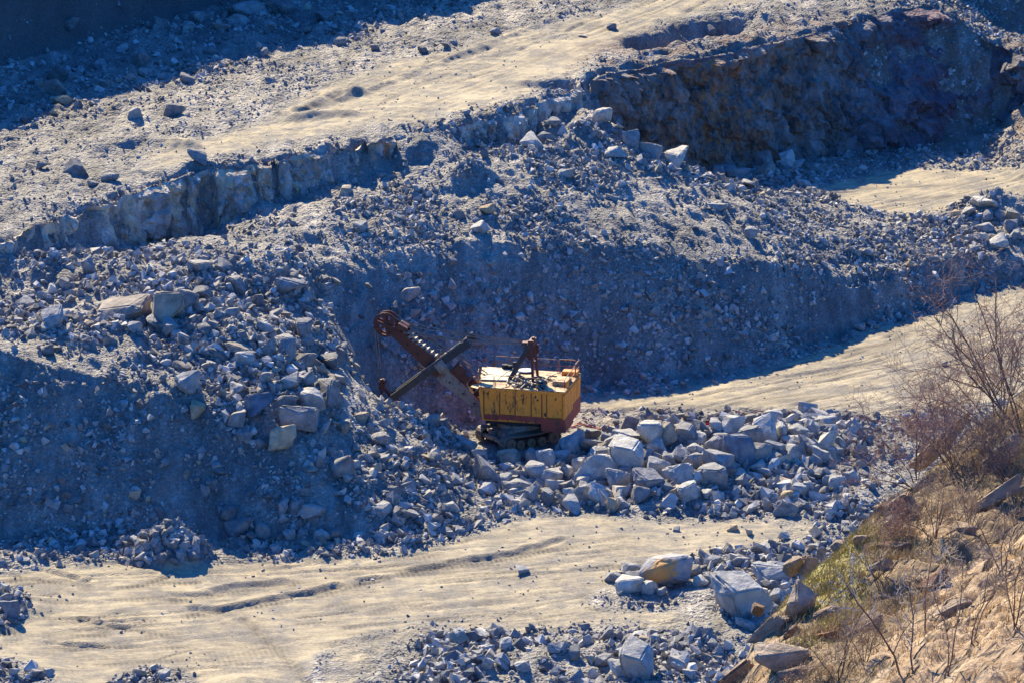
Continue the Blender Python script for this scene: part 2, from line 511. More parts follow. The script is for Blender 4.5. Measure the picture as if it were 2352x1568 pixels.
# upper bench
L((0, 470, 18.5), (300, 370, 19.3), (500, 300, 19.7), (800, 250, 20.0), (1100, 200, 20.3), edge=False)
L((600, 180, 20.3), (900, 110, 20.5), (1200, 60, 20.8), (1500, 20, 21.0), edge=False)
L((-300, 560, 17.6), (0, 400, 18.9), (-300, 420, 18.5), (250, 260, 19.7), edge=False)
L((1425, 98, 21.2), (1480, 84, 21.6), (1560, 58, 22.0), (1640, 38, 22.2), (1715, 26, 22.2), (1740, 50, 21.3))
L((1432, 112, 20.1), (1490, 106, 19.8), (1560, 96, 19.7), (1640, 78, 19.8), (1712, 62, 20.2))
L((1800, 10, 21.8), (1950, 0, 21.6), (1700, -30, 22.4), (1400, -60, 22.0), (2050, -40, 22.2), edge=False)
# high ground off the picture that throws the shadow in the upper part
EDGE = [(-500, 470), (-250, 400), (0, 322), (70, 300), (150, 258), (245, 240), (330, 214), (390, 190), (450, 178), (545, 150), (585, 122), (640, 102), (690, 112), (760, 108), (850, 72), (900, 58), (980, 50), (1080, 32), (1160, 0), (1320, -70)]
SH, shx = 33.0, 33.0 / math.tan(SUN_EL)
crest, cf = [], []
for i, (x, y) in enumerate(EDGE):
    p = W(x, y, 19.3 + 1.6 * min(1, max(0, x / 1100)))
    c = (p[0] + math.sin(SUN_AZ) * shx, p[1] + math.cos(SUN_AZ) * shx, p[2] + SH)
    crest.append(c)
    cf.append((c[0] + 9.5, c[1] - 6.0, p[2] + .4))
line(crest)
line([c for i, c in enumerate(cf) if i % 3 == 0])
line([(c[0] - 25, c[1] + 16, c[2] - 1.0) for c in crest[::4]], edge=False)
# frame of the sheet
for x in np.linspace(-110, 110, 12):
    TP.append((x, 236, -1.4))
TP.append((110, 560, 38.0)); TP.append((40, 570, 24.0)); TP.append((-110, 560, 55.0)); TP.append((-110, 300, 2.0)); TP.append((-110, 350, 19.0)); TP.append((110, 420, 9.0)); TP.append((110, 390, 4.0)); TP.append((110, 340, .5)); TP.append((110, 300, -.5))

GX0, GX1, GY0, GY1, GS = -90.0, 86.0, 246.0, 520.0, 0.27
gx = np.arange(GX0, GX1, GS)
gy = np.arange(GY0, GY1, GS)
NXg, NYg = len(gx), len(gy)

def rasterise(points, edges, gx, gy):
    v2 = [Vector((p[0], p[1])) for p in points]
    out = delaunay_2d_cdt(v2, edges, [], 0, 1e-3)
    ov, of, orig = out[0], out[2], out[3]
    z = []
    for i, src in enumerate(orig):
        if len(src):
            z.append(points[src[0]][2])
        else:                                  # crossing of two breaklines
            x, y = ov[i]
            zs = []
            for a, b in edges:
                A, B = points[a], points[b]
                L2 = (B[0] - A[0]) ** 2 + (B[1] - A[1]) ** 2
                t = ((x - A[0]) * (B[0] - A[0]) + (y - A[1]) * (B[1] - A[1])) / max(L2, 1e-9)
                if 0 <= t <= 1 and math.hypot(A[0] + t * (B[0] - A[0]) - x, A[1] + t * (B[1] - A[1]) - y) < 0.02:
                    zs.append(A[2] + t * (B[2] - A[2]))
            z.append(sum(zs) / len(zs) if zs else 0.0)
    Z = np.full((len(gy), len(gx)), np.nan)
    s = gx[1] - gx[0]
    for tri in of:
        P = [(ov[i][0], ov[i][1], z[i]) for i in tri]
        for k in range(1, len(P) - 1):
            a, b, c = P[0], P[k], P[k + 1]
            i0 = max(0, int((min(a[0], b[0], c[0]) - gx[0]) / s)); i1 = min(len(gx), int((max(a[0], b[0], c[0]) - gx[0]) / s) + 2)
            j0 = max(0, int((min(a[1], b[1], c[1]) - gy[0]) / s)); j1 = min(len(gy), int((max(a[1], b[1], c[1]) - gy[0]) / s) + 2)
            if i1 <= i0 or j1 <= j0:
                continue
            X, Y = np.meshgrid(gx[i0:i1], gy[j0:j1])
            den = (b[1] - c[1]) * (a[0] - c[0]) + (c[0] - b[0]) * (a[1] - c[1])
            if abs(den) < 1e-9:
                continue
            u = ((b[1] - c[1]) * (X - c[0]) + (c[0] - b[0]) * (Y - c[1])) / den
            v = ((c[1] - a[1]) * (X - c[0]) + (a[0] - c[0]) * (Y - c[1])) / den
            m = (u >= -1e-6) & (v >= -1e-6) & (u + v <= 1 + 1e-6)
            sub = Z[j0:j1, i0:i1]
            sub[m] = (u * a[2] + v * b[2] + (1 - u - v) * c[2])[m]
    return Z

Z0 = rasterise(TP, TE, gx, gy)
bad = np.isnan(Z0)
if bad.any():
    Z0[bad] = np.nanmean(Z0)
GXX, GYY = np.meshgrid(gx, gy)
Zs = blur(Z0, 3, 2)
slope = np.hypot(*np.gradient(Zs, GS))
steep = np.clip((slope - 1.0) / 1.2, 0, 1)
Z = Zs * (1 - steep) + blur(Z0, 1, 1) * steep

# surface kinds, laid out over the ground
PXg, PYg = project(GXX, GYY, Zs)
wob = 26 * fbm(GXX * .11, GYY * .11, octv=4, seed=31)
wob2 = 18 * fbm(GXX * .13, GYY * .13, octv=4, seed=37)
qx, qy = PXg + wob, PYg + wob2 * .6
def soft(poly, r=7):
    return blur(inpoly(qx, qy, poly).astype(float), r, 2)
S_LOW = [(-600, 1330), (0, 1315), (300, 1296), (560, 1290), (900, 1275), (1030, 1250), (1190, 1190), (1330, 1180), (1500, 1190), (1800, 1200), (1840, 1235), (1620, 1268), (1480, 1300), (1400, 1345),
         (1330, 1395), (1150, 1420), (960, 1440), (760, 1470), (720, 1520), (760, 1640), (-600, 1700)]
S_LOW2 = [(1300, 1360), (1420, 1385), (1600, 1395), (1670, 1405), (1640, 1440), (1300, 1450), (900, 1480), (820, 1640), (700, 1640), (760, 1470), (1000, 1420)]
S_MID = [(1320, 940), (1335, 905), (1500, 905), (1700, 872), (1880, 808), (2060, 745), (2230, 690), (2600, 600), (2600, 900), (2000, 955), (1960, 940), (1650, 938)]
S_RGT = [(1885, 440), (2000, 395), (2120, 385), (2600, 360), (2600, 460), (2330, 475), (2180, 480), (2060, 500), (1950, 470)]
S_UP = [(330, 330), (560, 290), (700, 210), (900, 140), (1130, 80), (1400, 20), (1500, -30), (1800, -40), (1740, 0), (1560, 50), (1420, 95), (1340, 170), (1180, 235), (1020, 280), (820, 300), (600, 345), (300, 420)]
S_UP2 = [(900, 225), (1080, 160), (1250, 95), (1430, 25), (1560, -40), (1760, -40), (1650, 10), (1440, 85), (1310, 160), (1150, 215), (980, 260)]
sand = np.maximum.reduce([soft(S_LOW), soft(S_MID), soft(S_RGT), soft(S_UP) * .66, soft(S_UP2)])
sand = np.maximum(sand, 0.26 * soft([(-600, 640), (0, 540), (420, 395), (900, 305), (1340, 180), (1500, 130), (1100, 60), (600, 160), (0, 340), (-600, 500)]))
sand = np.maximum(sand, 0.42 * soft([(560, 600), (700, 560), (1000, 470), (1060, 410), (1150, 420), (1000, 540), (780, 610)]))
sand = np.maximum(sand, 0.45 * soft([(-200, 730), (120, 760), (250, 800), (160, 850), (0, 800), (-300, 790)]))
sand = np.maximum(sand, 0.45 * soft([(1040, 985), (1330, 950), (1660, 942), (1700, 960), (1450, 990), (1300, 1010), (1060, 1010)]))
sand = np.maximum(sand, .72 * soft(S_LOW2))
sand = np.maximum(sand, 0.55 * soft([(1750, 1170), (1960, 1180), (1960, 1230), (1800, 1270), (1650, 1250)]))
sand *= (1 - np.clip((slope - .5) / .4, 0, 1))
rust = soft([(1340, 100), (2700, -50), (2700, 300), (1560, 420), (1380, 260)], 10)
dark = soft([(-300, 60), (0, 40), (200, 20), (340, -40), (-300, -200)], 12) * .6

for P_ in ([(-300, 1335), (45, 1340), (75, 1410), (20, 1455), (-300, 1455)], [(-300, 1505), (25, 1510), (140, 1570), (170, 1660), (-300, 1660)], [(250, 1560), (330, 1525), (445, 1540), (470, 1660), (220, 1660)],
           [(325, 1299), (335, 1240), (400, 1195), (465, 1240), (485, 1295)]):
    sand *= 1 - blur(inpoly(PXg, PYg, P_).astype(float), 3, 2)
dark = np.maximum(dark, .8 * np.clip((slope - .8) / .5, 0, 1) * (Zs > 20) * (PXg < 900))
road = np.clip(sand * 1.7 - .35, 0, 1)
# relief: lumps of rubble, ruts along the roads
amp = ((1 - road) * .5 + .05) * (1 - .75 * np.clip((slope - 1.0) / .5, 0, 1))
n = fbm(GXX * .22, GYY * .22, octv=3, seed=3) * .75 + fbm(GXX * .75, GYY * .75, octv=4, seed=9) * .55
rug = np.abs(fbm(GXX * .5, GYY * .5, octv=3, seed=15))
Z = Z + amp * (n + .6 * rug - .2)
_face = np.clip((slope - .45) / .2, 0, 1) * np.clip((1.3 - slope) / .3, 0, 1)
Z = Z - _face * (.55 * np.abs(fbm(GXX * .55 + .5 * fbm(GXX * .2, GYY * .2, octv=2, seed=41), GYY * .07, octv=3, seed=43)) + .5 * np.clip(fbm(GXX * .13, GYY * .06, octv=2, seed=45), -.5, 1))
def ruts(ang, seed, along=.06, across=1.9):
    c, s = math.cos(ang), math.sin(ang)
    u, v = GXX * c + GYY * s, -GXX * s + GYY * c
    v = v + 1.4 * fbm(u * .04, v * .04, octv=2, seed=seed + 50)
    r = fbm(u * along, v * across, octv=3, seed=seed)
    patch = np.clip(.5 + 1.4 * fbm(u * .08, v * .14, octv=2, seed=seed + 7), 0, 1)
    return -np.clip(r - .12, 0, 1) * patch
rl, rm, ru = ruts(math.radians(14), 101), ruts(math.radians(36), 131), ruts(math.radians(58), 161)
Z = Z + road * .26 * (np.where(GYY < 335, rl, np.where(Zs > 15, ru, rm)))
# the deep wheel ruts on the lower road
def groove(pts, w, d, lip=.1):
    global Z
    P = [W(x, y, -.4) for x, y in pts]
    D = np.full(Z.shape, 9.0)
    for a, b in zip(P[:-1], P[1:]):
        L2 = (b[0] - a[0]) ** 2 + (b[1] - a[1]) ** 2
        t = np.clip(((GXX - a[0]) * (b[0] - a[0]) + (GYY - a[1]) * (b[1] - a[1])) / L2, 0, 1)
        D = np.minimum(D, np.hypot(GXX - a[0] - t * (b[0] - a[0]), GYY - a[1] - t * (b[1] - a[1])))
    D = D + .25 * fbm(GXX * .8, GYY * .8, octv=2, seed=77)
    Z = Z - d * np.exp(-(D / w) ** 2) + lip * np.exp(-((D - 1.7 * w) / (.6 * w)) ** 2)
groove([(450, 1398), (500, 1403), (560, 1388), (640, 1372), (700, 1362), (775, 1343)], .5, .32, .12)
groove([(410, 1371), (480, 1366), (540, 1350), (650, 1338)], .5, .27, .1)
groove([(285, 1308), (330, 1314), (385, 1322)], .4, .3)
groove([(820, 1330), (870, 1325)], .3, .22)
groove([(950, 1308), (1060, 1290), (1180, 1272), (1290, 1243)], .5, .28)
groove([(60, 1300), (150, 1306)], .35, .22)
groove([(-40, 1325), (90, 1328), (200, 1350)], .35, .25)
groove([(110, 1486), (240, 1484)], .35, .25)
groove([(190, 1430), (280, 1442)], .3, .2)
groove([(560, 1420), (640, 1490), (720, 1560)], .35, .14, .05)
# wheel marks: (points, half width, weight)
TRK = [([(0, 1336), (110, 1350), (220, 1362)], .5, .8), ([(820, 1338), (890, 1322)], .5, 1), ([(930, 1312), (1060, 1292), (1190, 1274), (1250, 1258)], .9, .9), ([(780, 1322), (900, 1296), (1010, 1270)], .6, .6),
       ([(1030, 1250), (1160, 1226), (1290, 1205)], .5, .6), ([(1180, 1280), (1400, 1240), (1560, 1215)], .5, .5), ([(1000, 1330), (1250, 1300), (1390, 1270)], .4, .45), ([(430, 1412), (600, 1385), (800, 1345)], .7, .7), ([(400, 1380), (560, 1352), (680, 1335)], .6, .7),
       ([(100, 1495), (260, 1480), (420, 1478)], .5, .7), ([(-20, 1470), (120, 1462), (240, 1458)], .5, .7), ([(180, 1432), (330, 1445), (420, 1462)], .45, .7), ([(560, 1415), (640, 1485), (740, 1570)], .35, .5), ([(500, 1500), (700, 1475), (930, 1440)], 1.2, .4),
       ([(0, 1400), (260, 1385), (420, 1372)], .5, .45), ([(240, 1520), (420, 1505), (560, 1510)], .5, .5), ([(1000, 1412), (1250, 1420), (1450, 1432)], .45, .5), ([(1340, 930), (1600, 915), (1800, 880)], .4, .5), ([(1400, 934), (1660, 925), (1950, 880)], .6, .6), ([(1700, 905), (1900, 850), (2200, 770)], .5, .6), ([(1750, 925), (2000, 880), (2300, 800)], .6, .5),
       ([(1600, 900), (1850, 850), (2050, 790)], .35, .4), ([(1980, 430), (2150, 425), (2352, 418)], .5, .5), ([(2000, 455), (2200, 445), (2352, 440)], .5, .5), ([(700, 250), (900, 178), (1150, 92), (1320, 30)], .5, .7), ([(760, 275), (980, 190), (1200, 110), (1400, 40)], .5, .35), ([(860, 280), (1060, 215), (1260, 130)], .4, .35)]
_g = np.random.default_rng(21)
for _ in range(130):
    x, y = (_g.uniform(-100, 1500), _g.uniform(1300, 1560)) if _ % 3 else (_g.uniform(1350, 2352), _g.uniform(680, 940))
    s_ = (-.13 if _ % 3 else -.32) + .08 * _g.normal()
    l_ = _g.uniform(50, 260)
    TRK.append(([(x, y), (x + l_ * .5, y + l_ * .5 * s_ + 3 * _g.normal()), (x + l_, y + l_ * s_)], _g.uniform(.15, .5), _g.uniform(.3, .9)))
track = np.zeros(Z.shape)
for pts, w, k_ in TRK:
    P = [hit0 for hit0 in (W(x, y, {0: -.3, 1: .5, 2: 6.2, 3: 20.3}[0 if y > 1100 else (1 if y > 600 else (2 if y > 380 else 3))]) for x, y in pts)]
    D = np.full(Z.shape, 9.0)
    for a, b in zip(P[:-1], P[1:]):
        L2 = (b[0] - a[0]) ** 2 + (b[1] - a[1]) ** 2
        t = np.clip(((GXX - a[0]) * (b[0] - a[0]) + (GYY - a[1]) * (b[1] - a[1])) / L2, 0, 1)
        D = np.minimum(D, np.hypot(GXX - a[0] - t * (b[0] - a[0]), GYY - a[1] - t * (b[1] - a[1])))
    track = np.maximum(track, k_ * np.exp(-(D / w) ** 2))
track *= np.clip(.75 + .9 * fbm(GXX * .35, GYY * .35, octv=3, seed=91), 0, 1)
Z = Z - .10 * track * road
# small loose ridges left by the grader at the edge of the upper road
def bank(pts, z, w, h):
    global Z
    P = [W(x, y, z) for x, y in pts]
    D = np.full(Z.shape, 9.0)
    for a, b in zip(P[:-1], P[1:]):
        L2 = (b[0] - a[0]) ** 2 + (b[1] - a[1]) ** 2
        t = np.clip(((GXX - a[0]) * (b[0] - a[0]) + (GYY - a[1]) * (b[1] - a[1])) / L2, 0, 1)
        D = np.minimum(D, np.hypot(GXX - a[0] - t * (b[0] - a[0]), GYY - a[1] - t * (b[1] - a[1])))
    D = D + .35 * fbm(GXX * .7, GYY * .7, octv=2, seed=78)
    Z = Z + h * np.exp(-(D / w) ** 2)
bank([(775, 222), (850, 200), (960, 160), (1060, 125), (1180, 85), (1310, 35)], 20.6, .7, .45)
bank([(690, 245), (760, 215), (820, 215)], 20.4, .9, .6)
bank([(680, 270), (760, 260), (800, 262)], 20.1, 1.2, .7)
bank([(220, 345), (330, 330), (430, 338)], 19.4, 1.3, .8)
bank([(1345, 944), (1500, 941), (1660, 940), (1900, 944)], .3, .5, -.25)
Z = Z - 2.1 * blur(inpoly(PXg, PYg, [(1432, 90), (1545, 72), (1565, 58), (1640, 42), (1715, 30), (1738, 48), (1700, 72), (1560, 92), (1520, 108), (1440, 112)]).astype(float), 3, 2)
# heap shapes: the small cone of stones, lumps
def cone(px, py, z, r, h):
    global Z
    p = W(px, py, z)
    Z = Z + h * np.clip(1 - np.hypot(GXX - p[0], GYY - p[1]) / r, 0, 1)
cone(395, 1271, .3, 3.7, 3.0)
cone(1080, 395, 17.2, 3.0, 1.6)
cone(1000, 300, 19.8, 2.5, .7)
cone(2290, 490, 5.4, 6.0, 2.4)
cone(1340, 312, 17.6, 3.5, 1.2)
cone(1640, 1480, -.8, 9, .5)
cone(1250, 1510, -.9, 9, .6)
cone(1750, 1370, -.6, 8, .8)
cone(0, 1390, .5, 4.5, 1.3)
cone(0, 1560, .3, 7, 1.3)
cone(560, 1575, -.7, 4, .9)

# the excavator's level stand
_ex = W(1190, 1015, 0)
_d = np.hypot(GXX - _ex[0], GYY - _ex[1])
_m = np.clip((6.2 - _d) / 1.8, 0, 1)
_m = _m * _m * (3 - 2 * _m)
Z = Z * (1 - _m) + (-.02 + .06 * fbm(GXX * .9, GYY * .9, octv=3, seed=88)) * _m

def Hs(x, y):
    """height of the ground"""
    fx = np.clip((np.asarray(x, float) - GX0) / GS, 0, NXg - 1.001)
    fy = np.clip((np.asarray(y, float) - GY0) / GS, 0, NYg - 1.001)
    i, j = fx.astype(int), fy.astype(int)
    u, v = fx - i, fy - j
    return (Z[j, i] * (1 - u) + Z[j, i + 1] * u) * (1 - v) + (Z[j + 1, i] * (1 - u) + Z[j + 1, i + 1] * u) * v

def hit(px, py):
    """first point of the ground seen at a point of the picture"""
    d = ray(px, py)
    t = np.arange(240.0, 520.0, .25) / d[1]
    X, Y, ZZ = d[0] * t, d[1] * t, CAM_H + d[2] * t
    k = np.nonzero(ZZ < Hs(X, Y))[0]
    k = k[0] if len(k) else len(t) - 1
    return X[k], Y[k], float(Hs(X[k], Y[k]))

M_GROUND = mat_ground()
idx = np.arange(NXg * NYg).reshape(NYg, NXg)
quads = np.stack([idx[:-1, :-1], idx[:-1, 1:], idx[1:, 1:], idx[1:, :-1]], -1).reshape(-1, 4)
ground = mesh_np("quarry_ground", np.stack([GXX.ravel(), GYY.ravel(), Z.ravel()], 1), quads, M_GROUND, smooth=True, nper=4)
_ang = np.radians(np.where(Zs > 14, 60.0, np.where(GYY < 335, 13.0, 37.0)))
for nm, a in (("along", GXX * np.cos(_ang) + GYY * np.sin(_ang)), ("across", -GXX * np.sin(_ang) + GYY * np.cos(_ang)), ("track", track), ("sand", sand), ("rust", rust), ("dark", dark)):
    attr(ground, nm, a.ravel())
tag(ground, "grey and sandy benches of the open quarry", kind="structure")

# ------------------------------------------------------------------ bare rock faces of the benches
def resample(P, step):
    P = np.array(P)
    s = np.concatenate([[0], np.cumsum(np.hypot(*(P[1:, :2] - P[:-1, :2]).T))])
    return s, P
def rock_face(name, top, foot, mat, amp_, cell, seed, rustf, label, step=.2, inset=.35, sink=1.2):
    top, foot = np.array(top), np.array(foot)
    s = np.concatenate([[0], np.cumsum(np.hypot(*(top[1:, :2] - top[:-1, :2]).T))])
    u = np.arange(0, s[-1], step)
    T = np.stack([np.interp(u, s, top[:, k]) for k in range(3)], 1)
    B = np.stack([np.interp(u, s, foot[:, k]) for k in range(3)], 1)
    B[:, 2] -= sink
    hmax = (T[:, 2] - B[:, 2]).max()
    nv = int(hmax / step) + 2
    v = np.linspace(0, 1, nv)
    P = T[:, None, :] * (1 - v[None, :, None]) + B[:, None, :] * v[None, :, None]
    tan = np.gradient((T + B) / 2, axis=0)
    nrm = np.stack([tan[:, 1], -tan[:, 0], np.zeros(len(u))], 1)
    nrm /= np.linalg.norm(nrm, axis=1)[:, None] + 1e-9
    nrm[nrm[:, 1] > 0] *= -1
    nrm = np.stack([blur(np.repeat(nrm[:, k:k + 1], 3, 1), 12, 2)[:, 1] for k in range(3)], 1)
    X, Y, ZZ = P[..., 0], P[..., 1], P[..., 2]
    wx, wz = X + .6 * fbm(X, Y, ZZ, 2, seed + 5), ZZ + .6 * fbm(X + 9, Y, ZZ, 2, seed + 6)
    f1, f2, cid = worley3(wx / cell, Y / cell, wz / (cell * 1.5), seed)
    g1, g2, cid2 = worley3(wx / (cell * .36), Y / (cell * .36), wz / (cell * .5), seed + 20)
    d = amp_ * ((cid - .35) * 1.0 * np.clip((f2 - f1) * 5, 0, 1) + .35 * (cid2 - .4) * np.clip((g2 - g1) * 4, 0, 1) + .9 * fbm(X * .18, Y * .18, ZZ * .18, 3, seed + 9))
    hh = np.maximum(T[:, 2] - B[:, 2] - sink, 0)[:, None]
    d = d * np.clip(hh / 2.5, .25, 1) * np.clip(v * nv * step / .7, .15, 1)[None, :]
    d = (d + inset) * np.clip(u / 5.0, .12, 1)[:, None]
    P = P + nrm[:, None, :] * d[..., None]
    P[..., 2] -= .12 + .5 * np.clip(1 - v[None, :] * nv * step / 1.0, 0, 1) * np.abs(fbm(X * .4, Y * .4, None, 3, seed + 11))
    nu = len(u)
    idx = np.arange(nu * nv).reshape(nu, nv)
    q = np.stack([idx[:-1, :-1], idx[:-1, 1:], idx[1:, 1:], idx[1:, :-1]], -1).reshape(-1, 4)
    o = mesh_np(name, P.reshape(-1, 3), q, mat, smooth=False, nper=4)
    attr(o, "rust", rustf(X, Y, ZZ).ravel())
    attr(o, "purple", np.clip(1.1 - np.abs(X - 53) / 14, 0, 1).ravel() * (name == "dark_rock_face"))
    tag(o, label, kind="structure")
    return o

M_PALE = mat_cliff("pale_cliff", [(0.3, (0.19, 0.175, 0.155)), (0.5, (0.38, 0.345, 0.29)), (0.72, (0.54, 0.47, 0.35))], (0.62, 0.50, 0.31), (0.34, 0.20, 0.09), vt=.5)  # broad tan patches put warm grazing sun into the rock colour
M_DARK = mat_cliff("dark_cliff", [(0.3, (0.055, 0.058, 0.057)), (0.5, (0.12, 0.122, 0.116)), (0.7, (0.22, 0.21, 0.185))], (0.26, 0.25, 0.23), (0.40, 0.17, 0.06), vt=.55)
i1 = 60
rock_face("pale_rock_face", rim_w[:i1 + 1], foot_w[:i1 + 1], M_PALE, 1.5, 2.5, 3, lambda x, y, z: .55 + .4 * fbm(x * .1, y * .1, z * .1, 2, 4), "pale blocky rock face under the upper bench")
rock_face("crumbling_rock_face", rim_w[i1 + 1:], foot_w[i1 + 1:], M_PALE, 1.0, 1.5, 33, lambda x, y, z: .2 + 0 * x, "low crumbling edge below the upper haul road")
RC_IN = 1.3
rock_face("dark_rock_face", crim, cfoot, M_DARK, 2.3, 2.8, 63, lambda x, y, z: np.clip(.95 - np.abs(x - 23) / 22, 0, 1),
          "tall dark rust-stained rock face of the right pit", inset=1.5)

# ================================================================== stones
def hull(npts, box, r, seed, cut=0.0):
    """angular broken stone about 1 m across"""
    g = np.random.default_rng(seed)
    p = []
    for sx_ in (-1, 1):
        for sy_ in (-1, 1):
            for sz_ in (-1, 1):
                c = np.array((sx_, sy_, sz_), float) * (.5 + r * (g.random(3) - .6))
                if g.random() < box:
                    for ax in range(3):
                        d = c.copy()
                        d[ax] -= np.sign(d[ax]) * (.06 + .42 * g.random() ** 1.5)
                        p.append(d)
                elif g.random() < .6:
                    p.append(c)
    for k in range(npts):
        d = g.normal(size=3)
        p.append(d / np.linalg.norm(d) * (.5 + .12 * g.random()))
    p = np.array(p)
    q = Quaternion(Vector(g.normal(size=3)).normalized(), g.random() * 6).to_matrix()
    bm = bmesh.new()
    for v in p:
        bm.verts.new(v)
    res = bmesh.ops.convex_hull(bm, input=bm.verts)
    junk = [e for e in res['geom_interior'] if isinstance(e, bmesh.types.BMVert)] + [v for v in bm.verts if not v.link_faces]
    bmesh.ops.delete(bm, geom=list(set(junk)), context='VERTS')
    bmesh.ops.triangulate(bm, faces=bm.faces)
    bmesh.ops.recalc_face_normals(bm, faces=bm.faces)
    return bm

def fit(bm):
    co = np.array([v.co for v in bm.verts])
    lo, hi = co.min(0), co.max(0)
    for v in bm.verts:
        v.co = Vector(((v.co[k] - (lo[k] + hi[k]) / 2) / (hi[k] - lo[k])) for k in range(3))

PROTO = []
for i in range(30):
    bm = hull(1 + i % 3, .25, .45, 100 + i)
    fit(bm)
    bm.verts.ensure_lookup_table()
    PROTO.append((np.array([v.co for v in bm.verts]), np.array([[v.index for v in f.verts] for f in bm.faces])))
    bm.free()

def rots(n):
    q = rng.normal(size=(n, 4))
    q /= np.linalg.norm(q, axis=1)[:, None]
    w, x, y, z = q.T
    return np.stack([1 - 2 * (y * y + z * z), 2 * (x * y - z * w), 2 * (x * z + y * w), 2 * (x * y + z * w), 1 - 2 * (x * x + z * z), 2 * (y * z - x * w),
                     2 * (x * z - y * w), 2 * (y * z + x * w), 1 - 2 * (x * x + y * y)], 1).reshape(n, 3, 3)

# how many stones and how large, over the ground
inview = (PXg > -90) & (PXg < 2440) & (PYg > -70) & (PYg < 1650)
dens = np.full(Z.shape, 3.2)
smax = np.full(Z.shape, .75)
def zone(poly, d, s, r=5):
    global dens, smax
    m = soft(poly, r)
    dens = dens * (1 - m) + d * m
    smax = smax * (1 - m) + s * m
zone([(-300, 640), (0, 560), (420, 400), (900, 310), (1350, 180), (1760, 90), (2100, 0), (1700, -80), (1000, -80), (-300, 300)], .75, .42)
zone([(-300, 380), (0, 330), (300, 225), (700, 110), (1160, 0), (1160, -90), (-300, -90)], 2.2, 1.1)
zone([(-300, 60), (150, 60), (330, -60), (-300, -200)], 1.0, .4)
zone([(-300, 590), (300, 580), (700, 620), (760, 740), (800, 860), (960, 950), (1060, 1040), (1090, 1130), (1150, 1190), (1000, 1245), (700, 1275), (620, 1060), (540, 960), (480, 860), (300, 800), (-300, 780)], 8.0, 1.15)
zone([(-300, 820), (300, 830), (500, 900), (600, 1060), (660, 1180), (560, 1210), (-300, 1180)], 4.2, .95)
zone([(-300, 1150), (560, 1150), (840, 1190), (860, 1262), (560, 1285), (-300, 1300)], 5.0, 1.1)
zone([(860, 1150), (1000, 1120), (1150, 1120), (1160, 1195), (1010, 1250), (860, 1255)], 9.0, 1.2)
zone([(760, 620), (1400, 600), (1700, 640), (1900, 720), (1850, 820), (1500, 905), (900, 980), (800, 850)], 4.2, 1.1)
zone([(760, 600), (1000, 560), (1550, 560), (1850, 600), (2100, 640), (2350, 560), (1950, 500), (1640, 410), (1400, 280), (1050, 400), (800, 480)], 5.0, .75)
zone([(1060, 330), (1340, 250), (1650, 410), (1900, 440), (1880, 470), (1600, 440), (1400, 370), (1060, 400)], 5.5, 1.2)
zone([(2050, 500), (2200, 480), (2500, 460), (2500, 620), (2350, 640), (2200, 700), (2080, 720), (1900, 790), (1880, 760), (2000, 660), (2150, 620)], 6.0, 1.0)
zone([(1040, 1010), (1300, 1000), (1700, 950), (1900, 935), (2000, 990), (2050, 1180), (1800, 1185), (1300, 1175), (1100, 1170)], 8.5, 1.7)
zone([(640, 1470), (760, 1440), (960, 1430), (1040, 1450), (960, 1500), (920, 1640), (640, 1640)], .5, .25)
zone([(1290, 1330), (1400, 1370), (1560, 1390), (1680, 1400), (1660, 1445), (1000, 1465), (1150, 1400)], 3.0, .35)
zone([(1350, 1185), (1750, 1185), (1960, 1195), (1960, 1240), (1800, 1262), (1500, 1290), (1350, 1260)], 3.0, .8)
zone([(980, 1470), (1100, 1450), (1400, 1450), (1700, 1440), (1900, 1400), (1900, 1640), (940, 1640)], 9.0, 1.4)
zone([(1390, 1290), (1600, 1255), (1900, 1225), (2100, 1225), (2100, 1420), (1700, 1440), (1560, 1370), (1480, 1380), (1400, 1340)], 7.5, 1.3)
zone([(-300, 1340), (45, 1345), (70, 1410), (20, 1450), (-300, 1450)], 8.0, 1.1)
zone([(-300, 1510), (20, 1515), (130, 1570), (160, 1640), (-300, 1640)], 9.0, 1.0)
zone([(260, 1550), (330, 1528), (440, 1540), (460, 1640), (230, 1640)], 9.0, 1.0)
zone([(1050, 1040), (1075, 985), (1100, 950), (1350, 930), (1340, 1000), (1300, 1030), (1180, 1052), (1090, 1045)], 2.0, .3, 2)
zone([(335, 1297), (340, 1245), (400, 1205), (460, 1245), (475, 1292)], 10.0, .95, 2)
dens = dens * np.clip(1.06 - 1.25 * road, .035, 1) * np.clip(.65 + 1.6 * fbm(GXX * .2, GYY * .2, octv=4, seed=61), .1, 2.8)
dens *= np.where(slope > 1.6, .25, 1.0) * inview
dens = np.where(_d < 4.6, .15, dens)
smax = np.where(road > .55, np.minimum(smax, .32), smax)
lam = dens * GS * GS
cnt = rng.poisson(lam * 1.8)
jj, ii = np.nonzero(cnt)
rep = cnt[jj, ii]
jj, ii = np.repeat(jj, rep), np.repeat(ii, rep)
N = len(jj)
sx = gx[ii] + (rng.random(N) - .5) * GS
sy = gy[jj] + (rng.random(N) - .5) * GS
size = .17 * (1 - rng.random(N) * .995) ** (-1 / 1.75)
over = size > smax[jj, ii]
size = np.where(over, .17 + rng.random(N) ** 2 * (smax[jj, ii] - .17), size)
size = np.minimum(size, np.maximum(.2, smax[jj, ii]))

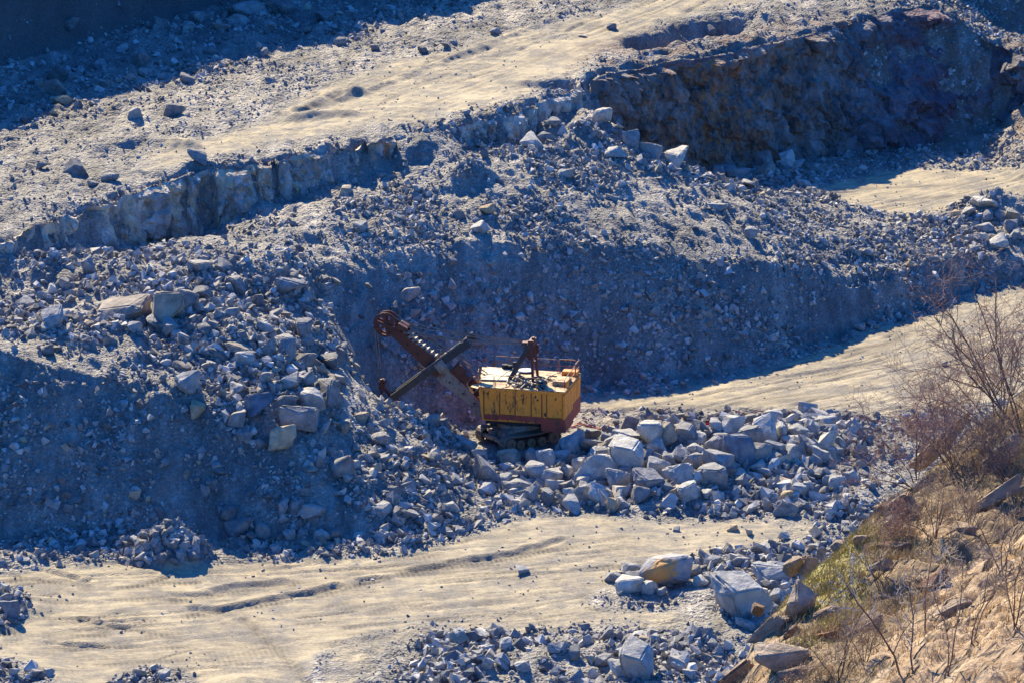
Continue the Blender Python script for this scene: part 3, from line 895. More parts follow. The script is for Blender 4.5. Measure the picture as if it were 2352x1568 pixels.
# ---- boulders that can be told apart: (x, y, width, height / width in the photograph, label|what others call it)
B_BERM = [
 (1067, 1024, 58, .5, "broad low grey boulder just below the front axle of the excavator|broad low boulder by the front axle"),
 (1120, 1080, 50, 1.2, "tall pointed grey boulder at the heap end of the block berm|tall pointed boulder"),
 (1171, 1054, 56, .6, "wide pale boulder below the front of the near crawler track|wide pale boulder by the track"),
 (1166, 1077, 36, .5, ""), (1157, 1106, 32, .9, ""), (1189, 1122, 39, .8, ""), (1225, 1058, 32, 1.2, ""), (1256, 1058, 46, .9, ""),
 (1288, 1049, 34, .9, ""), (1313, 1028, 52, 1.0, "big pale boulder with a peaked top behind the near crawler track|peaked boulder behind the track"),
 (1234, 1085, 46, .7, ""), (1264, 1097, 46, .85, ""), (1273, 1124, 32, 1.1, ""), (1225, 1137, 27, 1.3, ""), (1328, 1069, 27, 1.2, ""), (1364, 1024, 54, .6, ""),
 (1371, 1080, 68, .95, "massive blocky pale boulder standing in the middle of the berm|massive blocky boulder"), (1373, 1041, 44, .5, ""), (1362, 1000, 41, .6, ""), (1405, 1019, 39, .9, ""),
 (1444, 1049, 78, .85, "largest boulder of the berm, tilted with a sloping sunlit top|largest tilted boulder"), (1440, 1007, 51, .6, ""), (1444, 975, 37, .9, "dark grey boulder topping the berm behind the excavator|dark topmost boulder"),
 (1496, 995, 63, .85, "big rounded blue-grey boulder on the crest of the berm|rounded crest boulder"), (1535, 1000, 37, 1.4, "narrow upright boulder next to the rounded crest boulder|narrow upright boulder"),
 (1415, 1107, 41, 1.2, ""), (1383, 1137, 49, .95, "round-topped grey boulder at the sandy foot of the berm|round-topped foot boulder"), (1339, 1137, 37, 1.1, ""),
 (1317, 1159, 39, .8, "cracked pale boulder lying out on the sand before the berm|cracked boulder on the sand"), (1407, 1162, 25, 1.3, "tan teardrop-shaped stone standing on the sand before the berm|tan teardrop stone"),
 (1308, 1137, 27, 1, ""), (1286, 1149, 23, 1, ""), (1259, 1145, 37, .9, ""), (1513, 1073, 44, .8, ""), (1493, 1107, 59, .8, "wide dark boulder low in the middle of the berm|wide dark boulder"),
 (1470, 1141, 37, .95, ""), (1535, 1056, 27, 1, ""), (1564, 1049, 32, .9, ""), (1503, 1032, 49, .5, ""), (1188, 1156, 22, .7, ""),
 (1579, 997, 44, .9, ""), (1608, 1009, 32, .8, ""), (1683, 977, 42, 1, "pale bulky boulder beside the red canister|pale boulder by the canister"), (1647, 977, 30, .8, ""),
 (1753, 991, 52, 1.15, "tall pale boulder with a hollow shaded face|tall hollow-faced boulder"), (1723, 1007, 48, .95, "boulder with a bright slanting flat top beside the hollow-faced one|bright slant-topped boulder"),
 (1693, 1039, 64, 1.0, "large smooth boulder with a dark blue shaded face|large dark-faced boulder"), (1649, 1067, 60, .85, "broad grey boulder behind the crack-topped block|broad grey boulder"),
 (1637, 1097, 58, .75, "squared block with a cracked sunlit top near the sand|crack-topped block"), (1568, 1091, 70, .65, "wide flat-lying boulder in deep shade at the berm foot|wide shaded boulder"),
 (1578, 1130, 48, .65, "flat-topped block, its top brightly lit, at the edge of the sand|bright flat-topped block"), (1598, 1063, 40, .9, ""), (1568, 1049, 36, .9, ""), (1537, 1055, 24, .9, ""),
 (1657, 1005, 36, .5, ""), (1637, 1021, 36, .7, ""), (1780, 956, 36, .8, ""), (1854, 940, 40, .7, "pale boulder with a bright ragged top on the far crest of the berm|ragged-topped boulder"),
 (1838, 956, 32, .6, ""), (1884, 956, 34, .9, ""), (1894, 970, 40, .6, ""), (1924, 962, 20, 1.3, "small upright stone at the bush end of the berm crest|small upright crest stone"),
 (1904, 1013, 46, 1, "large conical boulder close to the bare bushes|conical boulder by the bushes"), (1852, 1027, 34, 1.1, ""), (1783, 1029, 32, 1.1, ""), (1796, 991, 28, 1.1, ""), (1816, 1011, 34, .6, ""),
 (1836, 993, 36, .8, ""), (1818, 1043, 38, .9, ""), (1751, 1041, 38, 1, ""), (1743, 1075, 38, .7, ""), (1884, 1049, 38, .9, ""), (1703, 1091, 30, .5, ""),
 (1810, 1142, 30, .9, "squat tan block at the stony foot of the berm near the bushes|squat tan block"), (1836, 1124, 32, .9, "grey block with a bright vertical edge behind the squat tan block|bright-edged block"),
 (1806, 1170, 44, .6, "brownish double boulder on the sand in front of the squat tan block|brownish double boulder"), (1910, 1180, 22, .9, "single cream stone with a dark shadow on the gravel|single cream stone"),
 (1941, 1146, 22, .8, ""), (1781, 1142, 26, .7, ""), (1922, 1107, 30, .9, ""), (1951, 1099, 28, .9, ""), (1898, 1103, 20, 1.2, ""), (1618, 1136, 26, .6, ""), (1340, 1106, 30, .8, ""), (1303, 1090, 30, .8, ""), (1195, 1092, 28, .8, ""), (1100, 1046, 28, .8, ""), (1600, 1033, 30, .8, ""), (1722, 965, 30, .8, ""), (1865, 990, 26, .8, ""),
]
B_HEAP = [
 (287, 718, 100, .42, "long flat brown slab lying on top of the big heap|long brown slab"), (379, 708, 75, .85, "large rounded brown boulder beside the long slab|rounded brown boulder"),
 (427, 691, 50, .8, "pale layered boulder leaning behind the rounded brown one|pale layered boulder"), (123, 739, 50, .75, "wedge-shaped grey boulder at the far end of the heap top|wedge-shaped boulder"),
 (463, 616, 50, .5, "flat pale striped slab at the back of the heap top|pale striped slab"), (509, 612, 30, .7, ""), (543, 657, 46, .8, ""), (668, 664, 52, .75, "bulky purple-grey boulder at the top edge above the cove|purple-grey edge boulder"),
 (463, 677, 52, .5, ""), (591, 696, 32, 1, ""), (699, 756, 42, .9, "slanting boulder on the heap edge above the boom wheel|slanting edge boulder"), (658, 800, 50, .95, "split boulder with tilted plates near the heap's edge|split plate boulder"),
 (615, 797, 32, .9, ""), (424, 840, 42, .4, ""), (390, 753, 46, .6, ""), (350, 746, 40, .7, ""), (309, 753, 26, .9, ""), (697, 831, 44, .8, ""), (752, 835, 48, .6, ""), (564, 828, 38, .8, ""),
 (547, 807, 50, .5, "dark flat boulder on the shoulder of the heap|dark flat boulder"), (502, 819, 36, .6, ""), (752, 900, 62, .75, "large smooth grey boulder on the heap flank facing the bucket|large smooth flank boulder"), (714, 917, 52, .8, ""),
 (687, 964, 80, .68, "biggest flank boulder, with a flat bright sunlit top|big bright-topped flank boulder"), (585, 930, 64, .6, "dark squared block on the lower shoulder of the heap|dark squared block"), (649, 924, 48, .6, ""),
 (646, 1009, 54, .9, "egg-shaped tan boulder below the bright-topped flank boulder|egg-shaped tan boulder"), (547, 961, 36, 1.1, ""), (455, 944, 36, 1, "tan-spotted stone stuck in the shaded face of the heap|tan-spotted face stone"),
 (431, 879, 46, 1.0, ""), (147, 657, 28, 1, ""), (109, 804, 30, .8, ""), (202, 614, 26, 1.2, ""), (745, 985, 38, .6, ""), (790, 988, 22, 1.2, ""), (667, 876, 34, .9, ""), (704, 872, 34, .9, ""), (543, 896, 30, .9, ""),
 (528, 1183, 38, .75, "square stone in shade near the small cone of stones|square shaded stone"), (547, 1213, 50, .7, "boulder with a bright white tip at the foot of the heap|white-tipped boulder"), (603, 1224, 36, .8, ""), (574, 1236, 20, .9, ""), (631, 1258, 24, .6, ""),
 (489, 1114, 30, .7, ""), (501, 1087, 24, .7, ""), (472, 1130, 22, 1, ""), (718, 1179, 44, .7, ""), (742, 1234, 28, .8, ""), (767, 1227, 28, .8, ""), (665, 1227, 24, .8, ""),
 (783, 1075, 54, .95, "pale rugged boulder low on the heap with a sunlit side|pale rugged boulder"), (677, 1169, 28, 1.2, ""), (653, 1166, 24, 1.3, ""), (24, 1400, 34, 1.1, "dark peaked boulder in the stone pile at the road's edge|dark peaked boulder"),
 (995, 965, 24, .9, "grey stone on the cove floor under the boom|stone under the boom"), (1018, 972, 22, .8, ""), (1002, 957, 20, .8, ""), (875, 1170, 40, .5, ""), (905, 1130, 26, .9, ""), (1000, 1050, 26, .8, ""), (830, 960, 30, .7, ""), (870, 1010, 34, .7, ""),
 (60, 700, 30, .8, ""), (560, 1000, 30, .8, ""), (610, 870, 32, .8, ""), (470, 760, 34, .7, ""), (530, 720, 30, .7, ""), (610, 750, 30, .8, ""), (880, 970, 30, .6, ""), (925, 1045, 30, .7, "")]
B_BENCH = [
 (431, 186, 34, .55, "rounded pale boulder sitting right on the shadow's edge|shadow-edge boulder"), (400, 258, 42, .65, "dark purple boulder alone on the upper bench|dark purple boulder"), (304, 263, 28, .7, ""),
 (453, 362, 42, .55, "flat pale boulder close to the rim of the pale rock face|flat rim boulder"), (171, 390, 42, .7, "brown-grey boulder with a strong shadow low on the bench|strong-shadow boulder"), (97, 384, 18, .9, ""),
 (253, 408, 28, .55, ""), (214, 424, 20, .6, ""), (142, 234, 36, .5, "orange-tipped stone where the shadow meets the light|orange-tipped stone"), (123, 205, 46, .8, ""),
 (133, 171, 42, .8, "peaked blue boulder in the shade of the upper bench|peaked shaded boulder"), (72, 186, 30, .6, ""), (325, 138, 34, .9, ""), (451, 44, 38, .8, "square blue boulder high in the shaded rubble|square blue boulder"),
 (367, 56, 24, 1, ""), (275, 113, 28, .7, ""), (431, 63, 38, .5, ""), (502, 65, 40, .5, ""), (330, 169, 20, .9, ""), (783, 99, 20, 1, "small pale boulder at the lit border of the upper shadow|small border boulder"), (607, 120, 14, 1.2, ""),
 (745, 43, 36, .6, "pale blue block inside the upper shadow, close to the road|pale blue block"), (567, 27, 66, .5, "wide boulder at the top of the shaded rubble|wide top boulder"), (649, 20, 50, .6, ""), (547, 51, 36, .7, ""),
 (972, 118, 18, 1, "small upright stone beside the upper haul road|upright roadside stone"), (1404, 63, 17, .9, "lone dark boulder on the pale upper haul road|lone dark road boulder"), (1339, 84, 20, .4, "flat dark stone lying on the upper haul road|flat road stone"),
 (1040, 99, 18, .6, ""), (1023, 106, 17, .6, ""), (861, 111, 14, .9, ""), (1138, 75, 20, .7, ""), (1071, 261, 16, .6, ""), (160, 60, 30, .8, ""), (230, 150, 24, .8, ""), (480, 120, 24, .8, ""), (620, 60, 26, .8, ""), (700, 70, 22, .8, ""), (900, 20, 24, .7, ""), (545, 95, 22, .8, ""), (1630, 70, 22, .8, "")]
B_MID = [
 (1384, 270, 32, 1, "upright cream block on the corner above the dark pit|upright cream corner block"), (1274, 284, 30, .6, ""), (1452, 325, 36, 1.1, "cream boulder with a bright top on the pit edge|bright-topped pit edge boulder"), (1496, 345, 46, .6, ""),
 (1558, 366, 52, .75, "big smooth cream boulder perched over the dark pit|big cream pit boulder"), (1223, 331, 46, .7, "jagged outcrop-like boulder under the upper road edge|jagged boulder"), (1414, 352, 44, .5, ""), (1298, 398, 34, .5, ""),
 (1117, 482, 26, .9, "tan-topped stone in the middle of the rubble shelf|tan-topped shelf stone"), (1052, 496, 24, .8, ""), (1100, 523, 36, .6, ""), (828, 523, 28, .7, "grey stone alone on the shelf behind the boom wheel|lone shelf stone"), (794, 441, 30, .6, "pale boulder at the foot of the crumbling edge|pale edge-foot boulder"),
 (1172, 316, 18, .9, ""), (1257, 318, 34, .7, ""), (1803, 371, 42, .8, "pale blue boulder standing in the shade of the dark pit|pale blue pit boulder"), (1758, 369, 44, 1, ""), (1753, 393, 46, .6, ""), (1835, 379, 26, .6, "small squared stone beside the pale blue pit boulder|small squared pit stone"),
 (1647, 398, 28, .8, ""), (1702, 397, 36, .5, ""), (1668, 394, 34, .5, ""), (1792, 414, 20, .6, ""), (1716, 424, 28, .5, ""), (1647, 477, 34, .4, "flat slab lying on the rubble shelf below the pit edge|flat shelf slab"), (1849, 427, 26, .7, ""),
 (2249, 462, 42, .45, "cream slab topping the small stone pile by the sandy pit floor|cream slab of the small pile"), (2268, 475, 36, .6, ""), (2227, 488, 32, .5, ""), (2200, 493, 22, .8, "squared tan stone at the tip of the small stone pile|squared tan tip stone"),
 (2269, 496, 26, .8, ""), (2299, 499, 22, 1, ""), (2325, 497, 28, .9, ""), (2322, 524, 30, .9, ""), (2293, 560, 36, .9, "big cream boulder standing alone below the small stone pile|big cream boulder below the pile"), (2265, 524, 40, .5, ""), (2256, 544, 28, .5, ""), (2331, 541, 28, .6, ""),
 (2237, 573, 22, .5, ""), (2146, 595, 20, .6, ""), (2089, 607, 16, .8, "small orange-tan stone in the grey rubble slope|small orange-tan stone"), (1724, 537, 22, 1, "pale pointed stone on the brow of the muck slope|pale brow stone"),
 (2011, 684, 22, 1.1, "pale block in the shaded muck slope above the road|pale slope block"), (1994, 582, 24, .6, ""), (2003, 746, 20, .7, "white-topped block at the foot of the slope beside the road|white-topped roadside block"), (1974, 753, 20, .9, ""),
 (2208, 643, 24, 1.3, "tall striped boulder in the rubble above the road|tall striped boulder"), (1687, 712, 18, .8, ""), (1675, 739, 22, .4, ""), (2170, 836, 13, .8, "lone dark stone on the sandy road behind the bushes|lone dark roadside stone"), (1558, 736, 18, .8, ""), (940, 680, 34, .8, "angular stone jutting from the dug face above the boom wheel|jutting face stone")]
B_LOW = [
 (1199, 1313, 30, .45, "flat pale stone lying alone in the middle of the lower road|flat lone road stone"), (1438, 1343, 52, .6, "smooth cream boulder in front of the orange-faced boulder|smooth cream boulder"), (1411, 1326, 40, .6, ""), (1449, 1306, 46, .6, ""), (1459, 1326, 40, .55, ""),
 (1531, 1316, 88, .75, "huge boulder with an orange stained face at the lower road|orange-faced boulder"), (1493, 1350, 28, 1.2, "small upright grey stone under the orange-faced boulder|small upright grey stone"), (1519, 1362, 18, .8, ""),
 (1469, 1521, 74, .95, "big brown-grey domed boulder in the rubble at the near edge|domed boulder"), (1399, 1458, 28, 1.1, "dark upright stone on the far rim of the near rubble|dark upright rim stone"), (1421, 1535, 36, .8, ""), (1274, 1490, 32, .7, ""),
 (1161, 1480, 28, .7, ""), (1011, 1530, 22, .7, "pale stone apart on the sand by the near rubble|pale stray stone"), (1561, 1528, 40, .8, ""), (1390, 1518, 36, .6, ""), (1055, 1460, 28, .8, ""),
 (1702, 1371, 96, .95, "giant pale boulder with a layered top beside the grassy hillside|giant pale boulder"), (1770, 1323, 62, .7, "leaning pale slab behind the giant boulder|leaning pale slab"), (1599, 1311, 30, .7, ""), (1555, 1322, 36, .9, ""), (1610, 1337, 26, .8, ""),
 (1565, 1528, 38, .95, ""), (1712, 1439, 32, .6, ""), (1784, 1371, 36, .8, ""), (1722, 1224, 17, .8, "small cream stone on the sand, nearest to the bushes|small cream sand stone"), (1681, 1214, 22, .6, "orange-tan flat stone on the sand before the berm|orange-tan flat stone"),
 (1640, 1176, 16, 1, ""), (1553, 1215, 15, .9, ""), (1801, 1231, 22, .7, ""), (1866, 1258, 26, .6, ""), (1200, 1530, 30, .7, ""), (1320, 1500, 30, .7, ""), (1120, 1525, 28, .8, ""), (1500, 1470, 26, .7, ""), (1640, 1480, 26, .8, ""), (1640, 1290, 28, .7, ""), (1700, 1290, 28, .7, ""), (1770, 1280, 26, .7, ""), (1830, 1290, 26, .7, ""),
 (30, 1545, 24, .8, ""), (85, 1550, 22, .8, ""), (320, 1545, 24, .7, ""), (375, 1550, 24, .8, ""), (15, 1375, 22, .8, "")]

M_B_PALE = mat_rock("pale_boulder", (0.215, 0.207, 0.19), (0.31, 0.297, 0.266), (0.44, 0.415, 0.352), (0.36, 0.29, 0.19), .05, 'object', 4.0)
M_B_GREY = mat_rock("grey_boulder", (0.15, 0.145, 0.135), (0.245, 0.233, 0.212), (0.36, 0.34, 0.30), (0.34, 0.27, 0.18), .06, 'object', 4.0)
M_B_BROWN = mat_rock("brown_boulder", (0.21, 0.175, 0.14), (0.25, 0.21, 0.165), (0.29, 0.245, 0.19), per='object', scale=4.0)
M_B_CREAM = mat_rock("cream_boulder", (0.40, 0.36, 0.29), (0.46, 0.41, 0.33), (0.52, 0.47, 0.37), per='object', scale=4.0)
M_B_DARK = mat_rock("dark_boulder", (0.15, 0.15, 0.16), (0.19, 0.19, 0.195), (0.23, 0.225, 0.22), per='object', scale=4.0)
M_B_TAN = mat_rock("tan_boulder", (0.40, 0.28, 0.16), (0.45, 0.33, 0.19), (0.48, 0.36, 0.22), per='object', scale=4.0)
def mat_stained():
    k = NT("orange_stained_boulder")
    n = k.noise(1.3, 6, .6, k.coord((3, 3, 3)))
    grey = k.ramp(n, [(0.3, (0.17, 0.17, 0.17)), (0.7, (0.36, 0.34, 0.31))])
    sp = k.n('ShaderNodeSeparateXYZ')
    k.l(k.tc.outputs["Object"], sp.inputs[0])
    m = k.math('ADD', k.math('SUBTRACT', k.math('MULTIPLY', sp.outputs[0], -1.3), sp.outputs[1]), k.math('MULTIPLY', k.math('SUBTRACT', n, .5), .8))
    k.base(k.mix(k.ramp(m, [(0.36, 0.0), (0.42, 1.0)]), grey, (0.46, 0.25, 0.09)))
    k.bump(k.noise(3, 8, .7), .16, .8)
    return k.m
M_B_ORANGE = mat_stained()

BPROTO = []
for i in range(26):
    bm = hull((3, 5, 7)[i % 3], (.55, .4, .7)[i % 3], (.45, .6)[i % 2], 500 + i)
    fit(bm)
    bmesh.ops.dissolve_limit(bm, angle_limit=.16, verts=bm.verts, edges=bm.edges)
    bmesh.ops.bevel(bm, geom=bm.edges[:], offset=.06, segments=2, affect='EDGES', clamp_overlap=True)
    bmesh.ops.triangulate(bm, faces=bm.faces)
    bmesh.ops.subdivide_edges(bm, edges=[e for e in bm.edges if e.calc_length() > .12], cuts=3, use_grid_fill=True)
    bmesh.ops.triangulate(bm, faces=bm.faces)
    bmesh.ops.subdivide_edges(bm, edges=[e for e in bm.edges if e.calc_length() > .10], cuts=1, use_grid_fill=True)
    co = np.array([v.co for v in bm.verts])
    f1, f2, cid = worley3(co[:, 0] * 2.2 + 40 * i, co[:, 1] * 2.2, co[:, 2] * 2.2, 5)
    dd = .030 * fbm(co[:, 0] * 4, co[:, 1] * 4 + 31 * i, co[:, 2] * 4, 4, 71) + .06 * (cid - .5) * np.clip((f2 - f1) * 5, 0, 1)
    for v, q in zip(bm.verts, dd):
        v.co *= 1 + 1.6 * q
    fit(bm)
    bmesh.ops.triangulate(bm, faces=bm.faces)
    bmesh.ops.recalc_face_normals(bm, faces=bm.faces)
    me = bpy.data.meshes.new("boulder")
    bm.to_mesh(me)
    bm.free()
    me.materials.append(M_B_GREY)
    BPROTO.append(me)
TALL = [i for i in range(26)]

DIRS = [("right of", 0), ("below", 90), ("left of", 180), ("above", 270)]
boulder_at = []
used_labels = set()
GROUPS = {"berm": ("boulders piled in the long berm beside the excavator", M_B_PALE), "heap": ("boulders on the big rubble heap", M_B_GREY),
          "bench": ("boulders strewn over the upper bench", M_B_GREY), "shelf": ("boulders on the rubble shelf and pit floor", M_B_PALE), "road": ("boulders along the lower road", M_B_PALE)}
def colour_of(label, m):
    for w, mm in (("orange-faced", M_B_ORANGE), ("orange-stained", M_B_ORANGE), ("brown", M_B_BROWN), ("cream", M_B_CREAM), ("dark", M_B_DARK), ("tan", M_B_TAN), ("orange", M_B_TAN)):
        if w in label.split("|")[1]:
            return mm
    return m
def place_boulders(key, specs):
    grp, bmat = GROUPS[key]
    marks = [s for s in specs if s[4]]
    for n_, (px, py, w, hr, lab) in enumerate(specs):
        gp = hit(px, py + .36 * w * hr)
        dist = math.sqrt(gp[0] ** 2 + gp[1] ** 2 + (CAM_H - gp[2]) ** 2)
        s = w * dist / F
        h = max(.25, (s * hr) * 1.05)
        k = int(rng.integers(len(BPROTO)))
        if w > 60:
            k = (4, 10, 16, 22, 1, 7)[n_ % 6] if w < 80 else 16
        m = colour_of(lab, bmat) if lab else bmat
        rz = math.radians(25) if m is M_B_ORANGE else float(rng.random() * 6.28)
        o = bpy.data.objects.new("boulder", BPROTO[k])
        COL.objects.link(o)
        o.location = (gp[0], gp[1] + .1 * s, gp[2] + .32 * h)
        o.rotation_euler = (float(rng.normal() * .13), float(rng.normal() * .13), rz)
        o.scale = (s * 1.24, s * 1.14, h * 1.25)
        o.material_slots[0].link = 'OBJECT'
        o.material_slots[0].material = m
        if lab:
            label = lab.split("|")[0]
        else:
            c = sorted(marks, key=lambda q: math.hypot(q[0] - px, q[1] - py))
            sz = "small" if w < 27 else ("middling" if w < 37 else "large")
            form = "squat" if hr < .62 else ("upright" if hr > 1.05 else "blocky")
            label = None
            for near in ("just", "a little way", "farther"):
                for q in c[:6]:
                    a = math.degrees(math.atan2(py - q[1], px - q[0])) % 360
                    dn = min(DIRS, key=lambda t: min(abs(a - t[1]), 360 - abs(a - t[1])))[0]
                    t = "%s %s grey boulder %s %s the %s" % (sz, form, near, dn, q[4].split("|")[1])
                    if t not in used_labels:
                        label = t
                        break
                if label:
                    break
        used_labels.add(label)
        tag(o, label, "boulder", grp)
        boulder_at.append((px, py, w, gp[0], gp[1], s))
place_boulders("berm", B_BERM)
place_boulders("heap", B_HEAP)
place_boulders("bench", B_BENCH)
place_boulders("shelf", B_MID)
place_boulders("road", B_LOW)

# the small cone of stones at the foot of the heap
M_STONE = mat_rock("heap_stone", (0.17, 0.165, 0.16), (0.27, 0.26, 0.24), (0.40, 0.37, 0.32), per='object', scale=4.0)
cx_, cy_, _ = W(395, 1271, .3)
for i in range(60):
    a, r = i * 2.39996, 3.3 * math.sqrt((i + .5) / 60)
    x, y = cx_ + r * math.cos(a), cy_ + r * math.sin(a)
    s = float(.62 + .45 * rng.random())
    o = bpy.data.objects.new("stone", BPROTO[i % len(BPROTO)])
    COL.objects.link(o)
    o.location = (x, y, float(Hs(x, y)) + .12 * s)
    o.rotation_euler = tuple(rng.random(3) * 6)
    o.scale = (s * 1.15, s * .9, s * .75)
    o.material_slots[0].link = 'OBJECT'
    o.material_slots[0].material = M_STONE
    tag(o, "hand-sized looking stone of the small cone heaped at the foot of the big heap".replace("hand-sized looking ", "grey "), "stone", "stones of the small cone")

# everything smaller: one sheet of loose rubble
keep = np.ones(N, bool)
M_RUBBLE = mat_rock("rubble", (0.125, 0.12, 0.11), (0.235, 0.223, 0.20), (0.45, 0.425, 0.375), (0.42, 0.33, 0.21), .09, 'island', 1.0)
vv, ff, off = [], [], 0
pid = rng.integers(len(PROTO), size=N)
for k, (pv, pf) in enumerate(PROTO):
    sel = np.nonzero(pid == k)[0]
    n = len(sel)
    if not n:
        continue
    s = size[sel]
    sc = np.stack([s * (.85 + .4 * rng.random(n)), s * (.7 + .4 * rng.random(n)), s * (.5 + .35 * rng.random(n))], 1)
    R = rots(n)
    P = np.einsum('nij,nkj->nki', R, pv[None] * sc[:, None, :])
    base = np.stack([sx[sel], sy[sel], Hs(sx[sel], sy[sel]) + .16 * s * np.clip((s - .12) / .5, .1, 1)], 1)
    P = P + base[:, None, :]
    vv.append(P.reshape(-1, 3))
    ff.append((pf[None] + (np.arange(n) * len(pv))[:, None, None] + off).reshape(-1, 3))
    off += n * len(pv)
rubble = mesh_np("rubble", np.concatenate(vv), np.concatenate(ff), M_RUBBLE, smooth=False)
tag(rubble, "loose broken grey rock covering heaps, slopes and benches", kind="stuff")
print("rubble stones", N, "boulders", len(boulder_at))

# ================================================================== the excavator
M_YEL = mat_paint("yellow_paint", (0.95, 0.285, 0.03), .5)
M_YELTOP = mat_paint("faded_roof_paint", (0.50, 0.33, 0.14), .9, streak=False, dirt=(0.20, 0.17, 0.12))
M_CREAM = mat_paint("cream_roof_paint", (0.44, 0.375, 0.25), .4, streak=False, dirt=(0.18, 0.16, 0.12))
M_RED = mat_paint("red_paint", (0.36, 0.06, 0.032), .6, rustc=(0.12, 0.05, 0.03), dirt=(0.20, 0.13, 0.11))
M_RUST = mat_paint("rusty_steel", (0.115, 0.04, 0.022), .5, rustc=(0.07, 0.035, 0.025), dirt=(0.10, 0.07, 0.055))
M_RAIL = mat_paint("rusty_rail", (0.32, 0.15, 0.045), .7)
M_REDRUST = mat_paint("red_rusty_steel", (0.13, 0.042, 0.024), .6, rustc=(0.08, 0.03, 0.025), dirt=(0.10, 0.06, 0.05))
M_GREYST = mat_paint("dirty_grey_steel", (0.24, 0.21, 0.165), .7, rustc=(0.13, 0.07, 0.04), dirt=(0.08, 0.07, 0.06))
M_BLACKST = mat_paint("greasy_black_steel", (0.045, 0.042, 0.038), .35, rustc=(0.16, 0.12, 0.07), dirt=(0.02, 0.02, 0.02))
M_TRACK = mat_paint("track_steel", (0.23, 0.17, 0.115), .5, rustc=(0.22, 0.15, 0.09), dirt=(0.06, 0.05, 0.04))
M_WHEEL = mat_paint("worn_wheel_steel", (0.36, 0.17, 0.085), .4, rustc=(0.20, 0.10, 0.055), dirt=(0.12, 0.09, 0.07))
M_DARK_IN = mat_plain("black_and_shaded_iron", (0.03, 0.027, 0.025))  # black iron parts; on the holes it stands in for shade inside
M_ROPE = mat_plain("wire_rope", (0.19, 0.145, 0.105), .6)
M_PALEIRON = mat_plain("pale_bare_iron", (0.45, 0.42, 0.36), .6)

def box(bm, c, s, M=None, taper=None):
    vs = []
    for z in (-.5, .5):
        for x, y in ((-.5, -.5), (.5, -.5), (.5, .5), (-.5, .5)):
            k = taper if taper and z > 0 else 1.0
            p = Vector((x * s[0] * k, y * s[1] * k, z * s[2]))
            if M is not None:
                p = M @ p
            vs.append(bm.verts.new(p + Vector(c)))
    for f in ((0, 3, 2, 1), (4, 5, 6, 7), (0, 1, 5, 4), (1, 2, 6, 5), (2, 3, 7, 6), (3, 0, 4, 7)):
        bm.faces.new([vs[i] for i in f])

def prism(bm, poly, z0, z1, poly2=None):
    a = [bm.verts.new((x, y, z0)) for x, y in poly]
    b = [bm.verts.new((x, y, z1)) for x, y in (poly2 or poly)]
    n = len(poly)
    bm.faces.new(a[::-1]); bm.faces.new(b)
    for i in range(n):
        bm.faces.new((a[i], a[(i + 1) % n], b[(i + 1) % n], b[i]))

def side_prism(bm, poly, y0, y1):
    """outline in x,z pushed from y0 to y1"""
    a = [bm.verts.new((x, y0, z)) for x, z in poly]
    b = [bm.verts.new((x, y1, z)) for x, z in poly]
    n = len(poly)
    bm.faces.new(a[::-1]); bm.faces.new(b)
    for i in range(n):
        bm.faces.new((a[i], a[(i + 1) % n], b[(i + 1) % n], b[i]))

def tube(bm, pts, r, n=6, r1=None):
    pts = [Vector(p) for p in pts]
    rings = []
    for i, p in enumerate(pts):
        d = (pts[min(i + 1, len(pts) - 1)] - pts[max(i - 1, 0)]).normalized()
        a = d.orthogonal().normalized()
        b = d.cross(a)
        rr = r if r1 is None else r + (r1 - r) * i / (len(pts) - 1)
        rings.append([bm.verts.new(p + (a * math.cos(t) + b * math.sin(t)) * rr) for t in [2 * math.pi * k / n for k in range(n)]])
        if i:
            # keep neighbouring rings aligned
            best = min(range(n), key=lambda k: sum((rings[-1][(j + k) % n].co - rings[-2][j].co).length for j in range(n)))
            rings[-1] = rings[-1][best:] + rings[-1][:best]
    for A, B in zip(rings[:-1], rings[1:]):
        for k in range(n):
            bm.faces.new((A[k], A[(k + 1) % n], B[(k + 1) % n], B[k]))
    bm.faces.new(rings[0][::-1]); bm.faces.new(rings[-1])

def beam(bm, p, q, w, h, w1=None, h1=None, up=(0, 1, 0)):
    """rectangular member; h lies across UP"""
    p, q = Vector(p), Vector(q)
    d = (q - p).normalized()
    a = Vector(up)
    b = d.cross(a).normalized()
    a = b.cross(d).normalized()
    w1, h1 = w1 or w, h1 or h
    A = [bm.verts.new(p + a * sx_ * w / 2 + b * sy_ * h / 2) for sx_, sy_ in ((-1, -1), (1, -1), (1, 1), (-1, 1))]
    B = [bm.verts.new(q + a * sx_ * w1 / 2 + b * sy_ * h1 / 2) for sx_, sy_ in ((-1, -1), (1, -1), (1, 1), (-1, 1))]
    bm.faces.new(A[::-1]); bm.faces.new(B)
    for k in range(4):
        bm.faces.new((A[k], A[(k + 1) % 4], B[(k + 1) % 4], B[k]))

def disc_y(bm, x, y, z, r, t, n=24, hole=0.0):
    """wheel with its axle along y"""
    def ring(rr, yy):
        return [bm.verts.new((x + rr * math.cos(2 * math.pi * k / n), yy, z + rr * math.sin(2 * math.pi * k / n))) for k in range(n)]
    a, b = ring(r, y - t / 2), ring(r, y + t / 2)
    for k in range(n):
        bm.faces.new((a[k], a[(k + 1) % n], b[(k + 1) % n], b[k]))
    if hole:
        c, d = ring(hole, y - t / 2), ring(hole, y + t / 2)
        for k in range(n):
            j = (k + 1) % n
            bm.faces.new((c[k], d[k], d[j], c[j]))
            bm.faces.new((a[k], c[k], c[j], a[j]))
            bm.faces.new((b[k], b[j], d[j], d[k]))
    else:
        bm.faces.new(a[::-1]); bm.faces.new(b)

